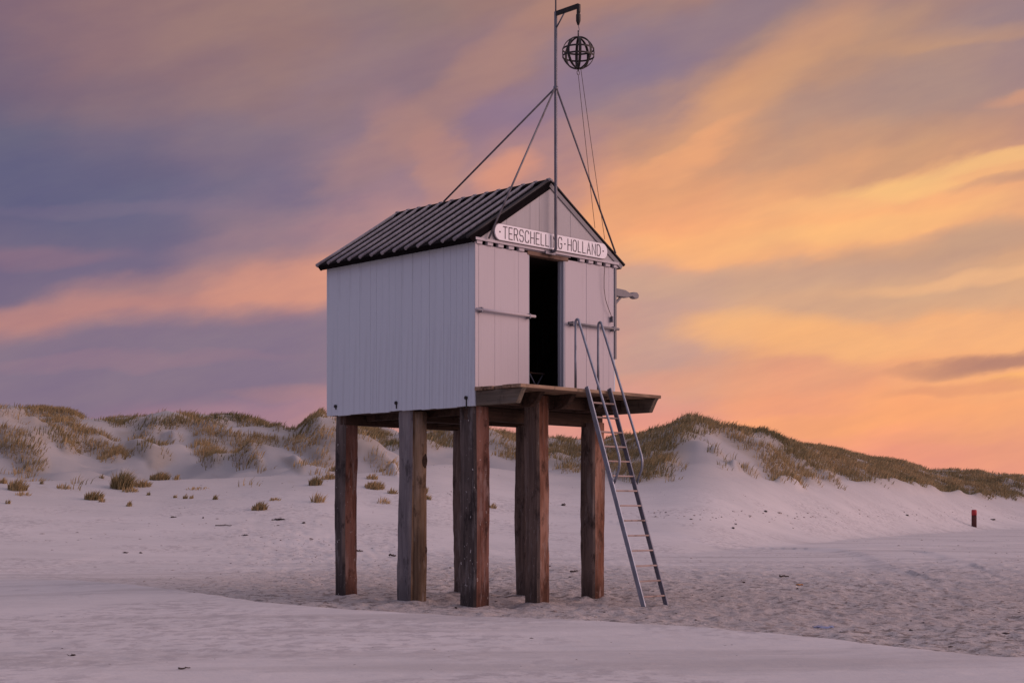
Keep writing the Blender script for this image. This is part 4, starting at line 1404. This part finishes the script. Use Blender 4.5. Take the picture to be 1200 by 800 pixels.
# fine shell and clod litter on the scoured sand
NL = 9000
lx = rng.uniform(-9, 14, NL); ly = rng.uniform(11, 46, NL)
s = lip_s(lx, ly)
okm = (s > .25) & (rng.random(NL) < (1 - sst(6, 24, s)) * sst(-8.5, -3, lx + .1 * s) * (.25 + 1.6 * np.clip(fbm(lx * .4, ly * .4, 3, 97) + .25, 0, 1)))
lx2 = rng.uniform(-14, 34, 1500); ly2 = rng.uniform(36, 66, 1500)
k2 = fbm(lx2 * .12, ly2 * .5, 3, 98) > .12
lx3 = rng.uniform(-6, 6, 90); ly3 = rng.uniform(11, 17, 90)
k3 = (lip_s(lx3, ly3) < -1.)
wr = []
for k in range(280):         # wrack line along the upper beach and loose specks on the left
    if k < 230:
        q = ray_ground(rng.uniform(745, 1230), 603 + rng.normal(0, 5))
    else:
        q = ray_ground(rng.uniform(-20, 560), rng.uniform(598, 668))
    wr.append(q[:2])
wr = np.array(wr)
lx = np.concatenate([lx[okm], lx2[k2], lx3[k3], wr[:, 0]]); ly = np.concatenate([ly[okm], ly2[k2], ly3[k3], wr[:, 1]])
n = len(lx)
lz = height(lx, ly)
sz = rng.gamma(2.0, .0042, n) + .005
far = sst(30, 60, np.hypot(lx, ly))
sz[-len(wr):] *= 1.6
sz = sz * (1 + .8 * far) * np.where(lip_s(lx, ly) < 0, .55, 1)
oct_ = np.array([(1, 0, 0), (0, 1, 0), (-1, 0, 0), (0, -1, 0), (0, 0, .32), (0, 0, -.4)], float)
fc = np.array([(0, 1, 4), (1, 2, 4), (2, 3, 4), (3, 0, 4), (1, 0, 5), (2, 1, 5), (3, 2, 5), (0, 3, 5)])
jit = oct_[None] * (1 + rng.normal(0, .25, (n, 6, 1)))
ra = rng.random(n) * 6.28
cx_, sx_ = np.cos(ra)[:, None], np.sin(ra)[:, None]
jx = jit[:, :, 0] * 1.6
vx = (jx * cx_ - jit[:, :, 1] * sx_) * sz[:, None] + lx[:, None]
vy = (jx * sx_ + jit[:, :, 1] * cx_) * sz[:, None] + ly[:, None]
vz = jit[:, :, 2] * sz[:, None] + lz[:, None]
V = np.stack([vx, vy, vz], -1).reshape(-1, 3)
FC = (np.arange(n)[:, None, None] * 6 + fc[None]).reshape(-1, 3)
me = bpy.data.meshes.new('litter')
me.vertices.add(len(V)); me.vertices.foreach_set('co', V.ravel())
me.loops.add(FC.size); me.loops.foreach_set('vertex_index', FC.ravel().astype(np.int32))
me.polygons.add(len(FC)); me.polygons.foreach_set('loop_start', (np.arange(len(FC)) * 3).astype(np.int32))
me.update(calc_edges=True)
tv = np.repeat(rng.random(n), 6)
at = me.attributes.new('tint', 'FLOAT', 'POINT'); at.data.foreach_set('value', tv.astype(np.float32))
lm = M('shell_litter', .8)
tt = lm.attr('tint').outputs['Fac']
c = lm.mix(lm.rng(tt, .1, .7), (.07, .05, .045), (.26, .205, .18))
c = lm.mix(lm.rng(tt, .93, .95), c, (.55, .50, .47))
lm.col(c)
lit = link('shell_litter', me, lm.m)
tag(lit, 'fine scatter of shells and sand clods on the scoured sand round the piles', 'shell litter', None, 'stuff')
